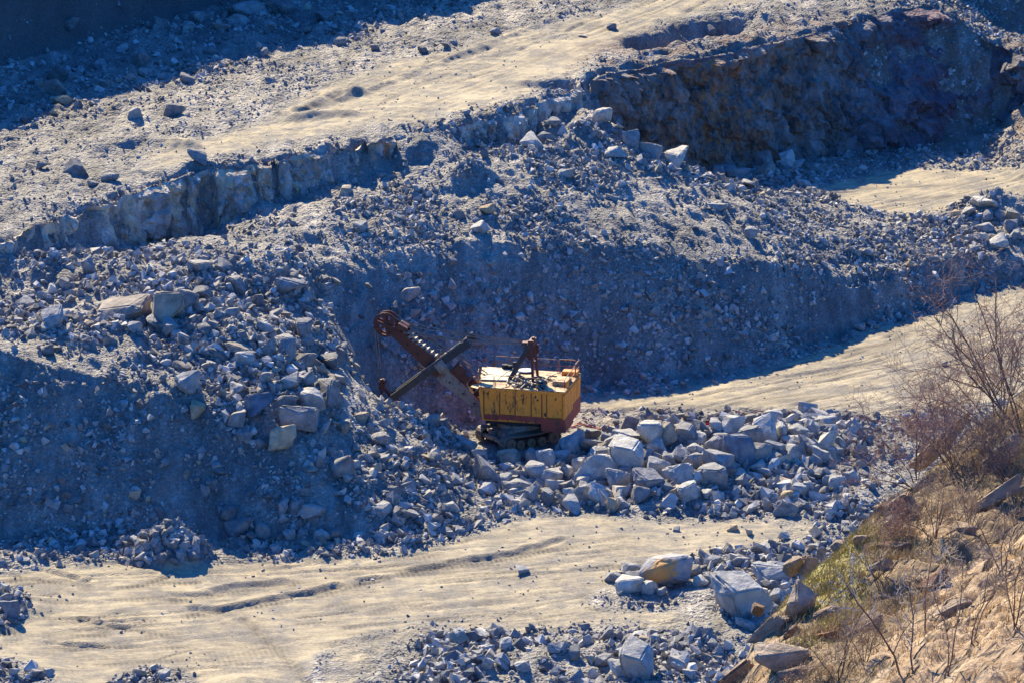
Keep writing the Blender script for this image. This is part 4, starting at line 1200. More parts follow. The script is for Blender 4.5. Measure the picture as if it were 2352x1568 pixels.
def disc_z(bm, x, y, z0, z1, r, n=24, r1=None):
    prism(bm, [(x + r * math.cos(2 * math.pi * k / n), y + r * math.sin(2 * math.pi * k / n)) for k in range(n)], z0, z1,
          [(x + (r1 or r) * math.cos(2 * math.pi * k / n), y + (r1 or r) * math.sin(2 * math.pi * k / n)) for k in range(n)])

def bev(bm, w=.02):
    bmesh.ops.bevel(bm, geom=bm.edges[:], offset=w, segments=1, affect='EDGES', clamp_overlap=True)
    return bm

ex_p = W(1190, 1015, 0)
ex_z = float(min(Hs(ex_p[0] + a, ex_p[1] + b) for a in (-3, 0, 3) for b in (-3, 0, 3)))
# level the stand
D_ = np.hypot(GXX - ex_p[0], GYY - ex_p[1])
ex = empty("excavator", (ex_p[0], ex_p[1], 0.0), math.radians(167))
tag(ex, "old yellow and red mining shovel with rusty boom standing behind the berm", "excavator")
YC = -.55
PLAN = [(-5.2, 3.0), (-5.2, -4.1), (4.5, -4.1), (3.15, 3.0)]
def inset(poly, d):
    cx = sum(p[0] for p in poly) / len(poly); cy = sum(p[1] for p in poly) / len(poly)
    return [(x - math.copysign(d, x - cx), y - math.copysign(d, y - cy)) for x, y in poly]

bm = bmesh.new()
prism(bm, inset(PLAN, .30), 2.75, 5.75, inset(PLAN, .22))
body = obj("house", bm, M_YEL, ex)
# near side panels (seams stay open), a little crooked
seams = [2.62, 1.1, -.39, -1.93, -2.95, -3.43, -4.92]
rp = np.random.default_rng(4)
for a, b in zip(seams[:-1], seams[1:]):
    bm = bmesh.new()
    j = .02 * rp.normal(size=4)
    dent = .03 * rp.normal()
    y0 = 2.86
    z0, z1 = 3.46 + .03 * rp.normal(), 5.72
    nx_, nz_ = 6, 8
    gridv = {}
    for s_ in (0, 1):
        for i in range(nx_ + 1):
            for k in range(nz_ + 1):
                u, v = i / nx_, k / nz_
                x = (a - .03) * (1 - u) + (b + .03) * u
                yy = y0 + (.07 if s_ else 0) + (dent * math.sin(math.pi * u) * math.sin(math.pi * v) + j[0] * u * (1 - v) + j[1] * (1 - u) * (1 - v)) * 1.2
                gridv[s_, i, k] = bm.verts.new((x, yy, z0 + (z1 - z0) * v))
    for i in range(nx_):
        for k in range(nz_):
            bm.faces.new([gridv[1, i, k], gridv[1, i + 1, k], gridv[1, i + 1, k + 1], gridv[1, i, k + 1]])
    for i in range(nx_):
        bm.faces.new([gridv[0, i, 0], gridv[0, i + 1, 0], gridv[1, i + 1, 0], gridv[1, i, 0]])
        bm.faces.new([gridv[0, i, nz_], gridv[1, i, nz_], gridv[1, i + 1, nz_], gridv[0, i + 1, nz_]])
    for k in range(nz_):
        bm.faces.new([gridv[0, 0, k], gridv[1, 0, k], gridv[1, 0, k + 1], gridv[0, 0, k + 1]])
        bm.faces.new([gridv[0, nx_, k], gridv[0, nx_, k + 1], gridv[1, nx_, k + 1], gridv[1, nx_, k]])
    obj("side_panel", bm, M_YEL, body)
bm = bmesh.new()
side_prism(bm, [(3.12, 5.72), (2.70, 5.72), (2.66, 3.0), (2.78, 2.9), (2.92, 3.6)], 2.70, 2.97)
obj("corner_post", bm, M_YEL, body)
bm = bmesh.new()
side_prism(bm, [(-4.96, 5.72), (-5.18, 5.72), (-5.18, 3.3), (-4.96, 3.4)], 2.72, 3.0)
obj("corner_post", bm, M_YEL, body)
for sx_ in seams[:-1]:
    bm = bmesh.new()
    box(bm, (sx_, 2.955, 4.6), (.07, .05, 2.2)); obj("batten", bm, M_RUST, body)
for hx, hz, hw, hh_ in ((2.25, 5.45, .12, .2), (.55, 5.4, .07, .1), (-1.0, 5.45, .1, .16), (-2.35, 5.4, .13, .24), (-2.55, 5.1, .16, .16), (-3.28, 3.75, .16, .34), (.3, 4.2, .07, .3), (-.6, 4.1, .05, .25), (-4.3, 5.3, .1, .2)):
    bm = bmesh.new()
    box(bm, (hx, 2.965, hz), (hw, .03, hh_)); obj("panel_hole_shade", bm, M_DARK_IN, body)  # dark box on the panel, coloured as the shade inside a hole
# rear wall panels
ry = [2.9, 1.6, .2, -1.2, -2.6, -4.05]
for a, b in zip(ry[:-1], ry[1:]):
    bm = bmesh.new()
    box(bm, (-5.13 - .03 * rp.random(), (a + b) / 2, 4.5), (.08, abs(a - b) - .06, 2.45))
    obj("rear_panel", bm, M_YEL, body)
# red skirts with torn lower edges
def skirt(pts_top, z1, z0, jag, nrm, name="red_skirt"):
    bm = bmesh.new()
    p, q = Vector((*pts_top[0], 0)), Vector((*pts_top[1], 0))
    n = max(4, int((q - p).length / .22))
    nv = Vector((*nrm, 0)) * .06
    rows = []
    for i in range(n + 1):
        c = p.lerp(q, i / n)
        zb = z0 + jag * (rp.random() - .3)
        rows.append([bm.verts.new(c + Vector((0, 0, z1))), bm.verts.new(c + Vector((0, 0, zb))), bm.verts.new(c + nv + Vector((0, 0, zb))), bm.verts.new(c + nv + Vector((0, 0, z1)))])
    for A, B in zip(rows[:-1], rows[1:]):
        for k in range(4):
            bm.faces.new((A[k], A[(k + 1) % 4], B[(k + 1) % 4], B[k]))
    bm.faces.new(rows[0]); bm.faces.new(rows[-1][::-1])
    return obj(name, bm, M_RED, body)
skirt([(2.6, 2.86), (1.1, 2.86)], 3.45, 2.92, .12, (0, 1))
skirt([(1.06, 2.87), (-.9, 2.87)], 3.46, 2.95, .16, (0, 1))
skirt([(-.94, 2.86), (-3.3, 2.86)], 3.47, 2.78, .30, (0, 1))
skirt([(-2.9, 2.93), (-5.2, 2.93)], 3.38, 2.05, .16, (0, 1))
skirt([(-5.16, 2.9), (-5.16, -.6)], 3.42, 2.1, .2, (-1, 0))
skirt([(-5.15, -.7), (-5.15, -4.0)], 3.9, 2.35, .2, (-1, 0))
# eave beam and roof
bm = bmesh.new()
P0, P1 = inset(PLAN, -.10), inset(PLAN, .12)
for i in range(4):
    a, b, c, d = P0[i], P0[(i + 1) % 4], P1[(i + 1) % 4], P1[i]
    prism(bm, [a, b, c, d], 5.70, 6.06)
obj("eave_beam", bm, M_YEL, body)
bm = bmesh.new()
prism(bm, inset(PLAN, .02), 5.98, 6.07)
roof = obj("roof", bev(bm, .01), M_YELTOP, body)
bm = bmesh.new()
prism(bm, [(.35, -3.7), (3.95, -3.7), (3.45, .9), (.5, .6)], 6.075, 6.24)
bev(bm, .03); obj("roof_pad", bm, M_CREAM, roof)
bm = bmesh.new()
prism(bm, [(3.2, 3.1), (3.15, 1.5), (3.95, 1.7), (4.0, 2.6)], 5.86, 5.93)
obj("sun_visor", bm, M_YELTOP, body)
# roof hatches
for c, s in (((-4.25, .0, 6.29), (1.45, 2.2, .42)), ((-4.35, -3.35, 6.27), (1.55, 1.15, .38))):
    bm = bmesh.new()
    box(bm, c, s, taper=.94)
    bev(bm, .03); obj("roof_hatch", bm, M_YELTOP if c[1] > -1 else M_YEL, roof)
bm = bmesh.new()
side_prism(bm, [(-4.98, 6.07), (-5.12, 6.07), (-5.1, 6.75), (-5.0, 6.75)], .9, 1.6)
obj("hatch_stop", bm, M_YEL, roof)
# railings
def loop_rail(name, a, b, h, r=.028, mid=True):
    bm = bmesh.new()
    a, b = Vector(a), Vector(b)
    u = (b - a).normalized() * .14
    up = Vector((0, 0, 1))
    tube(bm, [a, a + up * (h - .14), a + up * (h - .03) + u * .3, a + up * h + u, b + up * h - u, b + up * (h - .03) - u * .3, b + up * (h - .14), b], r, 6)
    if mid:
        tube(bm, [a + up * h * .5, b + up * h * .5], r * .85, 5)
    return obj(name, bm, M_RAIL, body)
zr = 6.06
for x0, x1 in ((3.0, 1.75), (1.62, -.7), (-.84, -2.4), (-2.55, -4.2)):
    loop_rail("railing", (x0, 2.8, zr), (x1, 2.8, zr), 1.15 if x0 < 2 else 1.25)
for x0, x1 in ((3.1, 1.85), (1.65, .3), (-.6, -2.9)):
    loop_rail("railing", (x0, -4.0, zr), (x1, -4.0, zr), 1.2)
loop_rail("railing", (-3.1, -4.0, zr), (-4.75, -4.0, zr), 1.25, .04)
loop_rail("railing", (-5.05, -3.95, zr), (-5.05, -2.4, zr), 1.3, .045)
loop_rail("railing", (-5.05, -2.1, zr), (-5.05, .4, zr), 1.05, .03)
loop_rail("railing", (3.25, 2.7, zr), (3.6, .8, zr), 1.3, .035)
for pts in ([(1.6, 2.9, 5.9), (1.55, 2.6, 6.6), (.9, 1.0, 7.1), (.5, -.2, 7.0)], [(-2.9, 1.2, 6.1), (-3.4, .3, 6.9), (-4.2, -.5, 7.1)], [(-4.9, 1.9, 6.1), (-4.8, 1.5, 6.8), (-5.0, .2, 7.2), (-5.05, -2.2, 7.25)]):
    bm = bmesh.new()
    tube(bm, pts, .035, 6)
    obj("hand_rail", bm, M_RUST, body)
# things fixed on the roof
bm = bmesh.new(); disc_z(bm, 2.1, -3.5, 6.08, 6.62, .30, 14); disc_z(bm, 1.62, -3.5, 6.08, 6.58, .27, 14)
obj("vent_drum", bm, M_DARK_IN, roof)
bm = bmesh.new(); disc_z(bm, 1.1, -3.3, 6.08, 6.9, .14, 12); disc_z(bm, 1.1, -3.3, 6.9, 6.98, .18, 12)
obj("exhaust_pipe", bm, M_DARK_IN, roof)
bm = bmesh.new(); disc_z(bm, .0, -3.3, 6.2, 6.26, .78, 24, .74); disc_z(bm, 0, -3.3, 6.07, 6.22, .3, 14)
obj("roof_sheave", bm, M_PALEIRON, roof)
bm = bmesh.new()
for k in range(34):
    x, y = -2.9 + 3.6 * rp.random(), -1.4 + 3.9 * rp.random()
    if rp.random() < .55:
        a = rp.random() * 3.1
        l_ = .5 + .8 * rp.random()
        tube(bm, [(x - l_ * math.cos(a), y - l_ * math.sin(a), 6.15), (x, y, 6.25 + .25 * rp.random()), (x + l_ * math.cos(a), y + l_ * math.sin(a), 6.12)], .05 + .03 * rp.random(), 6)
    else:
        box(bm, (x, y, 6.16), (.25 + .4 * rp.random(), .2 + .4 * rp.random(), .2), Matrix.Rotation(rp.random() * 3, 3, 'Z'))
obj("roof_piping", bm, M_GREYST, roof)
for k in range(7):
    bm = bmesh.new()
    x, y = -2.8 + 3.2 * rp.random(), -.6 + 2.9 * rp.random()
    box(bm, (x, y, 6.2), (.3 + .5 * rp.random(), .25 + .3 * rp.random(), .28 + .2 * rp.random()), Matrix.Rotation(rp.random() * 3, 3, 'Z'))
    obj("winch_gear", bm, M_DARK_IN if k % 2 else M_GREYST, roof)
# A-frame
APX = (-1.25, YC, 9.7)
fr = None
bm = bmesh.new()
box(bm, (-1.25, YC, 9.72), (.55, 1.5, .62)); box(bm, (-.75, YC, 9.62), (.9, .9, .3)); box(bm, (-1.35, YC, 10.05), (.25, .5, .35))
fr = obj("gantry_head", bev(bm, .03), M_REDRUST, ex)
for dy in (-.65, .65):
    for x1, y1, w in ((.85, YC + dy * 1.25, .30), (-1.55, YC + dy * 1.6, .2)):
        bm = bmesh.new()
        beam(bm, (x1, y1, 6.06), (-1.2 + (.15 if x1 > 0 else -.1), YC + dy, 9.6), w, w * 1.15, w * .9, w * 1.25)
        box(bm, (x1, y1, 6.12), (.7, .45, .16))
        obj("gantry_leg", bm, M_BLACKST if x1 > 0 else M_REDRUST, fr)
bm = bmesh.new()
beam(bm, (-.05, YC - .75, 7.6), (-.05, YC + .75, 7.6), .12, .16, up=(0, 0, 1))
beam(bm, (-1.4, YC - .9, 7.8), (-1.4, YC + .9, 7.8), .1, .14, up=(0, 0, 1))
side_prism(bm, [(-.6, 9.4), (-1.7, 9.4), (-1.75, 8.6), (-1.1, 8.1), (-.6, 8.7)], YC + .58, YC + .68)
side_prism(bm, [(-.6, 9.4), (-1.7, 9.4), (-1.75, 8.6), (-1.1, 8.1), (-.6, 8.7)], YC - .68, YC - .58)
obj("gantry_brace", bm, M_REDRUST, fr)
# boom
BF, BM_, BT = Vector((3.5, YC, 3.0)), Vector((7.5, YC, 6.45)), Vector((12.75, YC, 10.5))
bm = bmesh.new()
beam(bm, BF, BM_, 1.35, .85, 1.3, 1.65)
boom = obj("boom", bev(bm, .04), M_GREYST, ex)
bm = bmesh.new()
beam(bm, BM_, BT, 1.22, 1.55, .8, .85)
obj("boom_upper", bev(bm, .04), M_RUST, boom)
ax = (BT - BF).normalized()
pn = Vector((-ax.z, 0, ax.x))
bm = bmesh.new()
for t in np.linspace(.44, .86, 11):
    c = BF.lerp(BT, t) + pn * (.78 + .32 * (.86 - t))
    box(bm, c + Vector((0, .05, -.08)), (.42, .9, .26), Matrix.Rotation(.25, 3, 'Y'))
obj("boom_steps", bm, M_GREYST, boom)
bm = bmesh.new()
for t in (.08, .2, .34, .56, .68, .79):
    c = BF.lerp(BT, t)
    disc_y(bm, c.x, YC + (.69 if t < .44 else .615 - .2 * (t - .44)), c.z, .1, .05, 12)
obj("boom_hole_shade", bm, M_DARK_IN, boom)  # dark discs on the girder side, coloured as shade inside round holes
bm = bmesh.new()
box(bm, BF + Vector((.3, 0, -.1)), (1.1, 2.0, .9)); box(bm, BF + Vector((-.6, 0, .2)), (1.0, 1.6, 1.4))
obj("boom_foot", bev(bm, .05), M_GREYST, boom)
def sheave(x, y, z, r, t, mat, par):
    bm = bmesh.new()
    disc_y(bm, x, y, z, r, t, 36, r * .84)
    disc_y(bm, x, y, z, r * 1.05, t * .3, 36, r * .92)
    disc_y(bm, x, y, z, r * .26, t * 1.5, 16)
    for k in range(6):
        a = k * math.pi / 3 + .3
        beam(bm, (x + r * .2 * math.cos(a), y, z + r * .2 * math.sin(a)), (x + r * .9 * math.cos(a), y, z + r * .9 * math.sin(a)), t * .6, r * .2, t * .6, r * .26)
    return obj("sheave", bm, mat, par)
for dy in (-.42, .42):
    sheave(12.98, YC + dy, 10.72, 1.13, .22, M_REDRUST, boom)
bm = bmesh.new()
box(bm, (12.2, YC, 10.35), (1.6, .5, .5), Matrix.Rotation(-.7, 3, 'Y')); box(bm, (11.35, YC, 10.55), (.9, 1.5, .5), Matrix.Rotation(-.5, 3, 'Y'))
box(bm, (11.0, YC + .6, 10.2), (.5, .2, .7)); box(bm, (11.0, YC - .6, 10.2), (.5, .2, .7)); box(bm, (12.5, YC + .3, 11.0), (.5, .3, .35)); tube(bm, [(12.98, YC - .75, 10.72), (12.98, YC + .75, 10.72)], .16, 10)
obj("boom_point", bev(bm, .03), M_REDRUST, boom)
# crowd gear on the boom
bm = bmesh.new()
box(bm, (7.35, YC, 7.25), (1.0, 2.9, 1.0), Matrix.Rotation(.66, 3, 'Y')); box(bm, (7.0, YC + .3, 7.9), (.5, .5, .8)); box(bm, (6.6, YC, 8.0), (.9, 1.7, .3), Matrix.Rotation(.66, 3, 'Y'))
disc_y(bm, 7.36, YC + 1.52, 7.2, .42, .15, 16)
tube(bm, [(7.75, YC + .4, 7.7), (7.55, YC + .4, 8.65)], .08, 6)
obj("saddle_block", bev(bm, .04), M_GREYST, boom)
bm = bmesh.new()
box(bm, (5.75, YC, 6.75), (1.2, 1.9, 1.25), Matrix.Rotation(-.7, 3, 'Y')); box(bm, (5.1, YC + .2, 6.1), (.9, 1.6, .8), Matrix.Rotation(-.7, 3, 'Y')); disc_y(bm, 5.6, YC + 1.0, 6.9, .5, .3, 18); box(bm, (4.5, YC - .3, 5.4), (.8, 1.2, .7), Matrix.Rotation(-.7, 3, 'Y'))
obj("crowd_machinery", bev(bm, .05), M_RUST, boom)
bm = bmesh.new()
for k in range(9):
    t = .08 + .3 * rp.random()
    c = BF.lerp(BT, t) + pn * (.7 + .3 * rp.random())
    box(bm, c + Vector((0, rp.normal() * .4, 0)), (.2 + .5 * rp.random(), .3 + .4 * rp.random(), .2 + .4 * rp.random()), Matrix.Rotation(rp.random() * 3, 3, 'Y'))
tube(bm, [(4.9, YC + .5, 5.4), (4.3, YC + .9, 5.9), (3.8, YC + 1.0, 6.4), (3.4, YC + 1.0, 6.2)], .05, 6)
obj("boom_gear", bm, M_DARK_IN, boom)
# dipper handle: two legs beside the boom
hs, he = Vector((4.85, 0, 9.5)), Vector((12.65, 0, 3.4))
hd = None
for dy in (1.12, -1.12):
    bm = bmesh.new()
    y = YC + dy
    beam(bm, hs + Vector((0, y, 0)) + (Vector((-.25, 0, .25)) if dy < 0 else Vector((0, 0, 0))), he + Vector((0, y, 0)), .42, .78, .42, .62)
    box(bm, hs + Vector((-.1, y, .1)), (.35, .5, .95), Matrix.Rotation(.66, 3, 'Y'))
    if hd is None:
        hd = obj("dipper_handle", bev(bm, .03), M_BLACKST, ex)
        top = hd
    else:
        obj("dipper_handle", bev(bm, .03), M_BLACKST, ex)
bm = bmesh.new()
dn = (he - hs).normalized(); dp = Vector((dn.z, 0, -dn.x)) * -1
for k in range(26):
    t = .05 + .55 * k / 26
    c = hs.lerp(he, t) + Vector((0, YC + 1.12, 0)) - dp * (-.42)
    box(bm, c, (.16, .3, .12), Matrix.Rotation(.66, 3, 'Y'))
obj("handle_rack", bm, M_GREYST, hd)
# dipper bucket with bail and teeth, dug into the heap
bm = bmesh.new()
o_, i_ = [(-.95, -1.35), (.95, -1.35), (.95, 1.35), (-.95, 1.35)], [(-.82, -1.22), (.82, -1.22), (.82, 1.22), (-.82, 1.22)]
for k in range(4):
    a, b, c, d = o_[k], o_[(k + 1) % 4], i_[(k + 1) % 4], i_[k]
    prism(bm, [a, b, c, d], 0, 1.9, [(x * .9, y * .92) for x, y in (a, b, c, d)])
prism(bm, [(x * .98, y * .98) for x, y in o_], -.12, 0)
Mb = Matrix.Translation((12.2, YC, 1.25)) @ Matrix.Rotation(math.radians(28), 4, 'Y')
bmesh.ops.transform(bm, matrix=Mb, verts=bm.verts)
dip = obj("dipper", bm, M_RUST, ex)
for k in range(5):
    bm = bmesh.new()
    box(bm, (.95, -1.1 + .55 * k, 2.1), (.14, .2, .7), taper=.4)
    bmesh.ops.transform(bm, matrix=Mb, verts=bm.verts)
    obj("tooth", bm, M_PALEIRON, dip)
bm = bmesh.new()
tube(bm, [(12.6, YC - 1.3, 2.5), (13.3, YC - .9, 3.9), (13.5, YC, 4.4), (13.3, YC + .9, 3.9), (12.6, YC + 1.3, 2.5)], .13, 8)
box(bm, (13.5, YC, 4.7), (.4, .9, .8)); disc_y(bm, 13.45, YC, 4.95, .35, .5, 16)
obj("bail", bm, M_RUST, dip)
# ropes
def rope(p, q, r, sag, par, name):
    bm = bmesh.new()
    p, q = Vector(p), Vector(q)
    tube(bm, [p.lerp(q, t) + Vector((0, 0, -4 * sag * t * (1 - t))) for t in np.linspace(0, 1, 14)], r, 5)
    obj(name, bm, M_ROPE, par)
for (y0, z0), (y1, z1) in zip(((-1.5, 10.75), (-1.15, 10.55), (.05, 10.35), (.4, 10.2)), ((-.95, 9.85), (-.8, 9.75), (-.3, 9.7), (-.15, 9.62))):
    rope((11.1, y0, z0), (-.6, y1, z1), .062, .28, ex, "suspension_rope")
for dy in (-.42, .42):
    rope((14.08, YC + dy, 10.6), (13.62, YC + dy * .8, 4.9), .055, 0, ex, "hoist_rope")
    rope((12.25, YC + dy, 11.6), (3.2, YC + dy, 6.35), .055, .1, ex, "hoist_rope")
# ---------------- running gear, turned another way than the house
RL = Matrix.Rotation(math.radians(213 - 167), 4, 'Z')
def low(name, bm, mat, par):
    bmesh.ops.transform(bm, matrix=RL, verts=bm.verts)
    return obj(name, bm, mat, par)
bm = bmesh.new()
box(bm, (0, 0, 1.15), (3.9, 2.9, .95)); box(bm, (-2.3, 0, .95), (1.0, 3.2, .7)); box(bm, (1.6, .3, 1.2), (1.1, 2.2, 1.2), Matrix.Rotation(.35, 3, 'Y')); disc_y(bm, 1.9, .9, 1.15, .55, 1.3, 20); box(bm, (2.3, -.7, 1.0), (.7, .8, .9))
disc_z(bm, 0, 0, 1.6, 2.15, 1.95, 36); disc_z(bm, 0, 0, 2.15, 2.42, 1.7, 36)
under = low("undercarriage", bm, M_GREYST, ex)
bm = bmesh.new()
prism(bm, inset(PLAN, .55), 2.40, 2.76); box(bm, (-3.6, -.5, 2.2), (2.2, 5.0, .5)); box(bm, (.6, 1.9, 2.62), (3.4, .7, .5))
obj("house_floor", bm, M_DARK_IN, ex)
bm = bmesh.new()
beam(bm, (2.75, -1.75, .8), (2.75, 1.8, .8), .34, .34, up=(0, 0, 1))
box(bm, (2.75, .1, 1.02), (.4, .9, .12)); box(bm, (2.75, -.75, 1.02), (.36, .4, .1))
low("front_axle", bev(bm, .03), M_GREYST, under)
for sgn in (1, -1):
    yc, R_, half = 2.1 * sgn, .70, 2.45
    bm = bmesh.new()
    box(bm, (0, yc, .72), (5.0, .55, .55)); box(bm, (0, yc - .2 * sgn, 1.0), (4.2, .3, .3))
    tr = low("crawler_track", bev(bm, .03), M_RUST, ex)
    bm = bmesh.new()
    per = 4 * half + 2 * math.pi * R_
    n = 38
    for k in range(n):
        s = per * k / n
        if s < 2 * half:
            x, z, a = -half + s, .76 + R_, 0
            z -= .10 * math.sin(math.pi * s / (2 * half))
        elif s < 2 * half + math.pi * R_:
            t = (s - 2 * half) / R_
            x, z, a = half + R_ * math.sin(t), .76 + R_ * math.cos(t), t
        elif s < 4 * half + math.pi * R_:
            x, z, a = half - (s - 2 * half - math.pi * R_), .76 - R_, math.pi
        else:
            t = (s - 4 * half - math.pi * R_) / R_
            x, z, a = -half - R_ * math.sin(t), .76 - R_ * math.cos(t), math.pi + t
        M = Matrix.Rotation(a, 3, 'Y')
        box(bm, (x, yc, z), (per / n * .93, 1.0, .11), M)
        box(bm, Vector((x, yc, z)) + M @ Vector((0, 0, .075)), (.08, .96, .06), M)
        for e in (-.2, .2):
            box(bm, Vector((x, yc + e, z)) + M @ Vector((0, 0, -.1)), (.2, .12, .12), M)
    low("track_belt", bm, M_TRACK, tr)
    for x, z, r, nm in ((1.35, .56, .44, "road_wheel"), (.15, .56, .44, "road_wheel"), (-1.05, .56, .44, "road_wheel"), (-2.4, .76, .56, "drive_sprocket"), (2.45, .76, .54, "idler_wheel")):
        bm = bmesh.new()
        disc_y(bm, x, yc + .36 * sgn, z, r, .3, 24, r * .42)
        disc_y(bm, x, yc + .28 * sgn, z, r * .42, .2, 16)
        if nm == "drive_sprocket":
            for k in range(11):
                a = k * 2 * math.pi / 11
                box(bm, (x + r * math.cos(a), yc + .36 * sgn, z + r * math.sin(a)), (.14, .28, .14), Matrix.Rotation(-a, 3, 'Y'))
        low(nm, bm, M_WHEEL, tr)

# ---------------- small things on the shovel floor
def ground_path(pts, up=.05):
    out = []
    P = [hit(*p)[:2] for p in pts]
    for a, b in zip(P[:-1], P[1:]):
        for t in np.linspace(0, 1, 12, endpoint=False):
            x, y = a[0] + (b[0] - a[0]) * t, a[1] + (b[1] - a[1]) * t
            y += .12 * math.sin(x * 2.1) + .08 * math.sin(x * 5)
            out.append((x, y, float(Hs(x, y)) + up))
    return out
M_CABLE = mat_plain("red_rubber_cable", (0.50, 0.10, 0.06), .6, .2)
bm = bmesh.new()
tube(bm, ground_path([(1296, 985), (1332, 977), (1369, 985), (1400, 989), (1470, 984), (1560, 979), (1612, 977), (1690, 950), (1860, 950), (1960, 962), (2040, 970)], .10), .075, 6)
cab = obj("power_cable", bm, M_CABLE)
tag(cab, "red power cable snaking over the gravel from the rear of the excavator", "cable")
g = hit(1624, 981)
can = empty("canister", (g[0], g[1], g[2] - .03))
tag(can, "small bright red canister with a black cap on the gravel behind the berm", "canister")
M_CAN = mat_plain("red_plastic", (0.55, 0.03, 0.03), .5, .1)
bm = bmesh.new(); box(bm, (0, 0, .27), (.42, .36, .54)); bev(bm, .06); obj("jug", bm, M_CAN, can)
bm = bmesh.new(); disc_z(bm, 0, 0, .54, .70, .15, 12); obj("cap", bm, M_DARK_IN, can)
bm = bmesh.new(); tube(bm, [(-.16, 0, .52), (-.14, 0, .66), (.14, 0, .66), (.16, 0, .52)], .03, 6); obj("handle", bm, M_CAN, can)

# ================================================================== the near hillside
HP, HE = [], []
def hline(pts, edge=True):
    i0 = len(HP)
    HP.extend(pts)
    if edge:
        HE.extend((i0 + i, i0 + i + 1) for i in range(len(pts) - 1))
SIL = [(1560, 1760, 80), (1655, 1610, 83), (1702, 1510, 86), (1752, 1430, 88), (1825, 1345, 91), (1890, 1285, 93), (1962, 1225, 96), (2028, 1155, 99), (2108, 1094, 102), (2182, 1030, 105), (2262, 960, 109), (2380, 860, 115), (2500, 740, 121), (2750, 600, 130)]
silw = [np.array(WD(*p)) for p in SIL]
hline([tuple(p) for p in silw])
hline([tuple(p + np.array((-.5, 2.2, -2.2))) for p in silw])
hline([tuple(p + np.array((-4, 9, -13))) for p in silw[::2]], False)
hline([tuple(p + np.array((-14, 30, -62))) for p in silw[::3]], False)
INN = [(1900, 1568, 80), (2100, 1430, 85.5), (2200, 1290, 91), (2130, 1230, 93.5), (2230, 1130, 98), (2300, 1010, 104.5), (2352, 1080, 101), (2352, 1250, 92.5), (2352, 1400, 83.5), (2352, 1568, 74), (2100, 1568, 77.5), (2000, 1400, 87),
       (1820, 1480, 84.5), (1930, 1330, 90.2), (2600, 1568, 66), (2600, 1250, 88), (2600, 950, 108), (1650, 1800, 76), (2352, 1800, 64), (2800, 1800, 58), (2900, 900, 108), (2900, 700, 122), (2900, 1300, 80)]
hline([WD(*p) for p in INN], False)
HS_ = .085
hgx = np.arange(-30, 28, HS_ * 1.6)
hgy = np.arange(54, 150, HS_ * 1.6)
HZ = rasterise(HP, HE, hgx, hgy)
HX, HY = np.meshgrid(hgx, hgy)
valid = ~np.isnan(HZ)
HZf = np.where(valid, HZ, 0)
wgt = blur(valid.astype(float), 3, 2)
HZs = np.where(valid, blur(HZf, 3, 2) / np.maximum(wgt, 1e-6), np.nan)
hpx, hpy = project(HX, HY, np.where(valid, HZs, 60))
vac = (HX * 9 - HY * 4.6) / 10.1
ual = (HX * 4.6 + HY * 9) / 10.1
bw = 20 * fbm(HX * .5, HY * .5, octv=3, seed=201)
def hsoft(poly, r=4):
    return blur(inpoly(hpx + bw, hpy + bw, poly).astype(float), r, 2)
bare = hsoft([(1960, 1640), (2010, 1500), (2120, 1380), (2230, 1260), (2500, 1100), (2800, 1500), (2500, 1700)])
bare = np.maximum(bare, .8 * hsoft([(2100, 1260), (2230, 1150), (2300, 1100), (2290, 1140), (2140, 1280)]))
bare = np.maximum(bare, .9 * hsoft([(1600, 1700), (1620, 1590), (1700, 1470), (1790, 1425), (1840, 1465), (1800, 1568), (1780, 1700)]))
moss = hsoft([(1650, 1510), (1710, 1430), (1800, 1350), (1890, 1255), (1990, 1140), (2060, 1110), (2070, 1200), (2000, 1300), (1980, 1420), (1880, 1490), (1800, 1520)]) * np.clip(.62 + .9 * fbm(HX * .45, HY * .45, octv=3, seed=250), 0, 1)
moss = np.maximum(moss, .6 * hsoft([(2240, 1080), (2352, 960), (2400, 1000), (2352, 1080)]))
strata = fbm(ual * .10, vac * 1.1, octv=4, seed=210)
step_ = np.abs(fbm(ual * .06, vac * .55, octv=2, seed=215))
crack = np.abs(fbm(ual * .12, vac * 1.6, octv=3, seed=218))
HZd = HZs + bare * (.30 * strata - .45 * np.clip(.10 - step_, 0, 1) * 6 - .5 * np.clip(.12 - crack, 0, 1) * 3 + .12 * np.abs(fbm(HX * 1.6, HY * 1.6, octv=4, seed=219))) + (1 - bare) * .38 * fbm(HX * .6, HY * .6, octv=4, seed=222) + .10 * fbm(HX * 2.2, HY * 2.2, octv=4, seed=230)
def Hh(x, y):
    fx = np.clip((np.asarray(x, float) - hgx[0]) / (HS_ * 1.6), 0, len(hgx) - 1.001)
    fy = np.clip((np.asarray(y, float) - hgy[0]) / (HS_ * 1.6), 0, len(hgy) - 1.001)
    i, j = fx.astype(int), fy.astype(int)
    u, v = fx - i, fy - j
    return (HZd[j, i] * (1 - u) + HZd[j, i + 1] * u) * (1 - v) + (HZd[j + 1, i] * (1 - u) + HZd[j + 1, i + 1] * u) * v
def hhit(px, py):
    d = ray(px, py)
    t = np.arange(56.0, 148.0, .08) / d[1]
    X, Y, ZZ = d[0] * t, d[1] * t, CAM_H + d[2] * t
    h = Hh(X, Y)
    k = np.nonzero(ZZ < np.nan_to_num(h, nan=-99))[0]
    if not len(k):
        return None
    k = k[0]
    return np.array((X[k], Y[k], float(h[k])))
hidx = np.arange(HZd.size).reshape(HZd.shape)
q = np.stack([hidx[:-1, :-1], hidx[:-1, 1:], hidx[1:, 1:], hidx[1:, :-1]], -1).reshape(-1, 4)
okv = np.isfinite(HZd).ravel()
q = q[okv[q].all(1)]
remap = -np.ones(HZd.size, int)
used = np.unique(q)
remap[used] = np.arange(len(used))
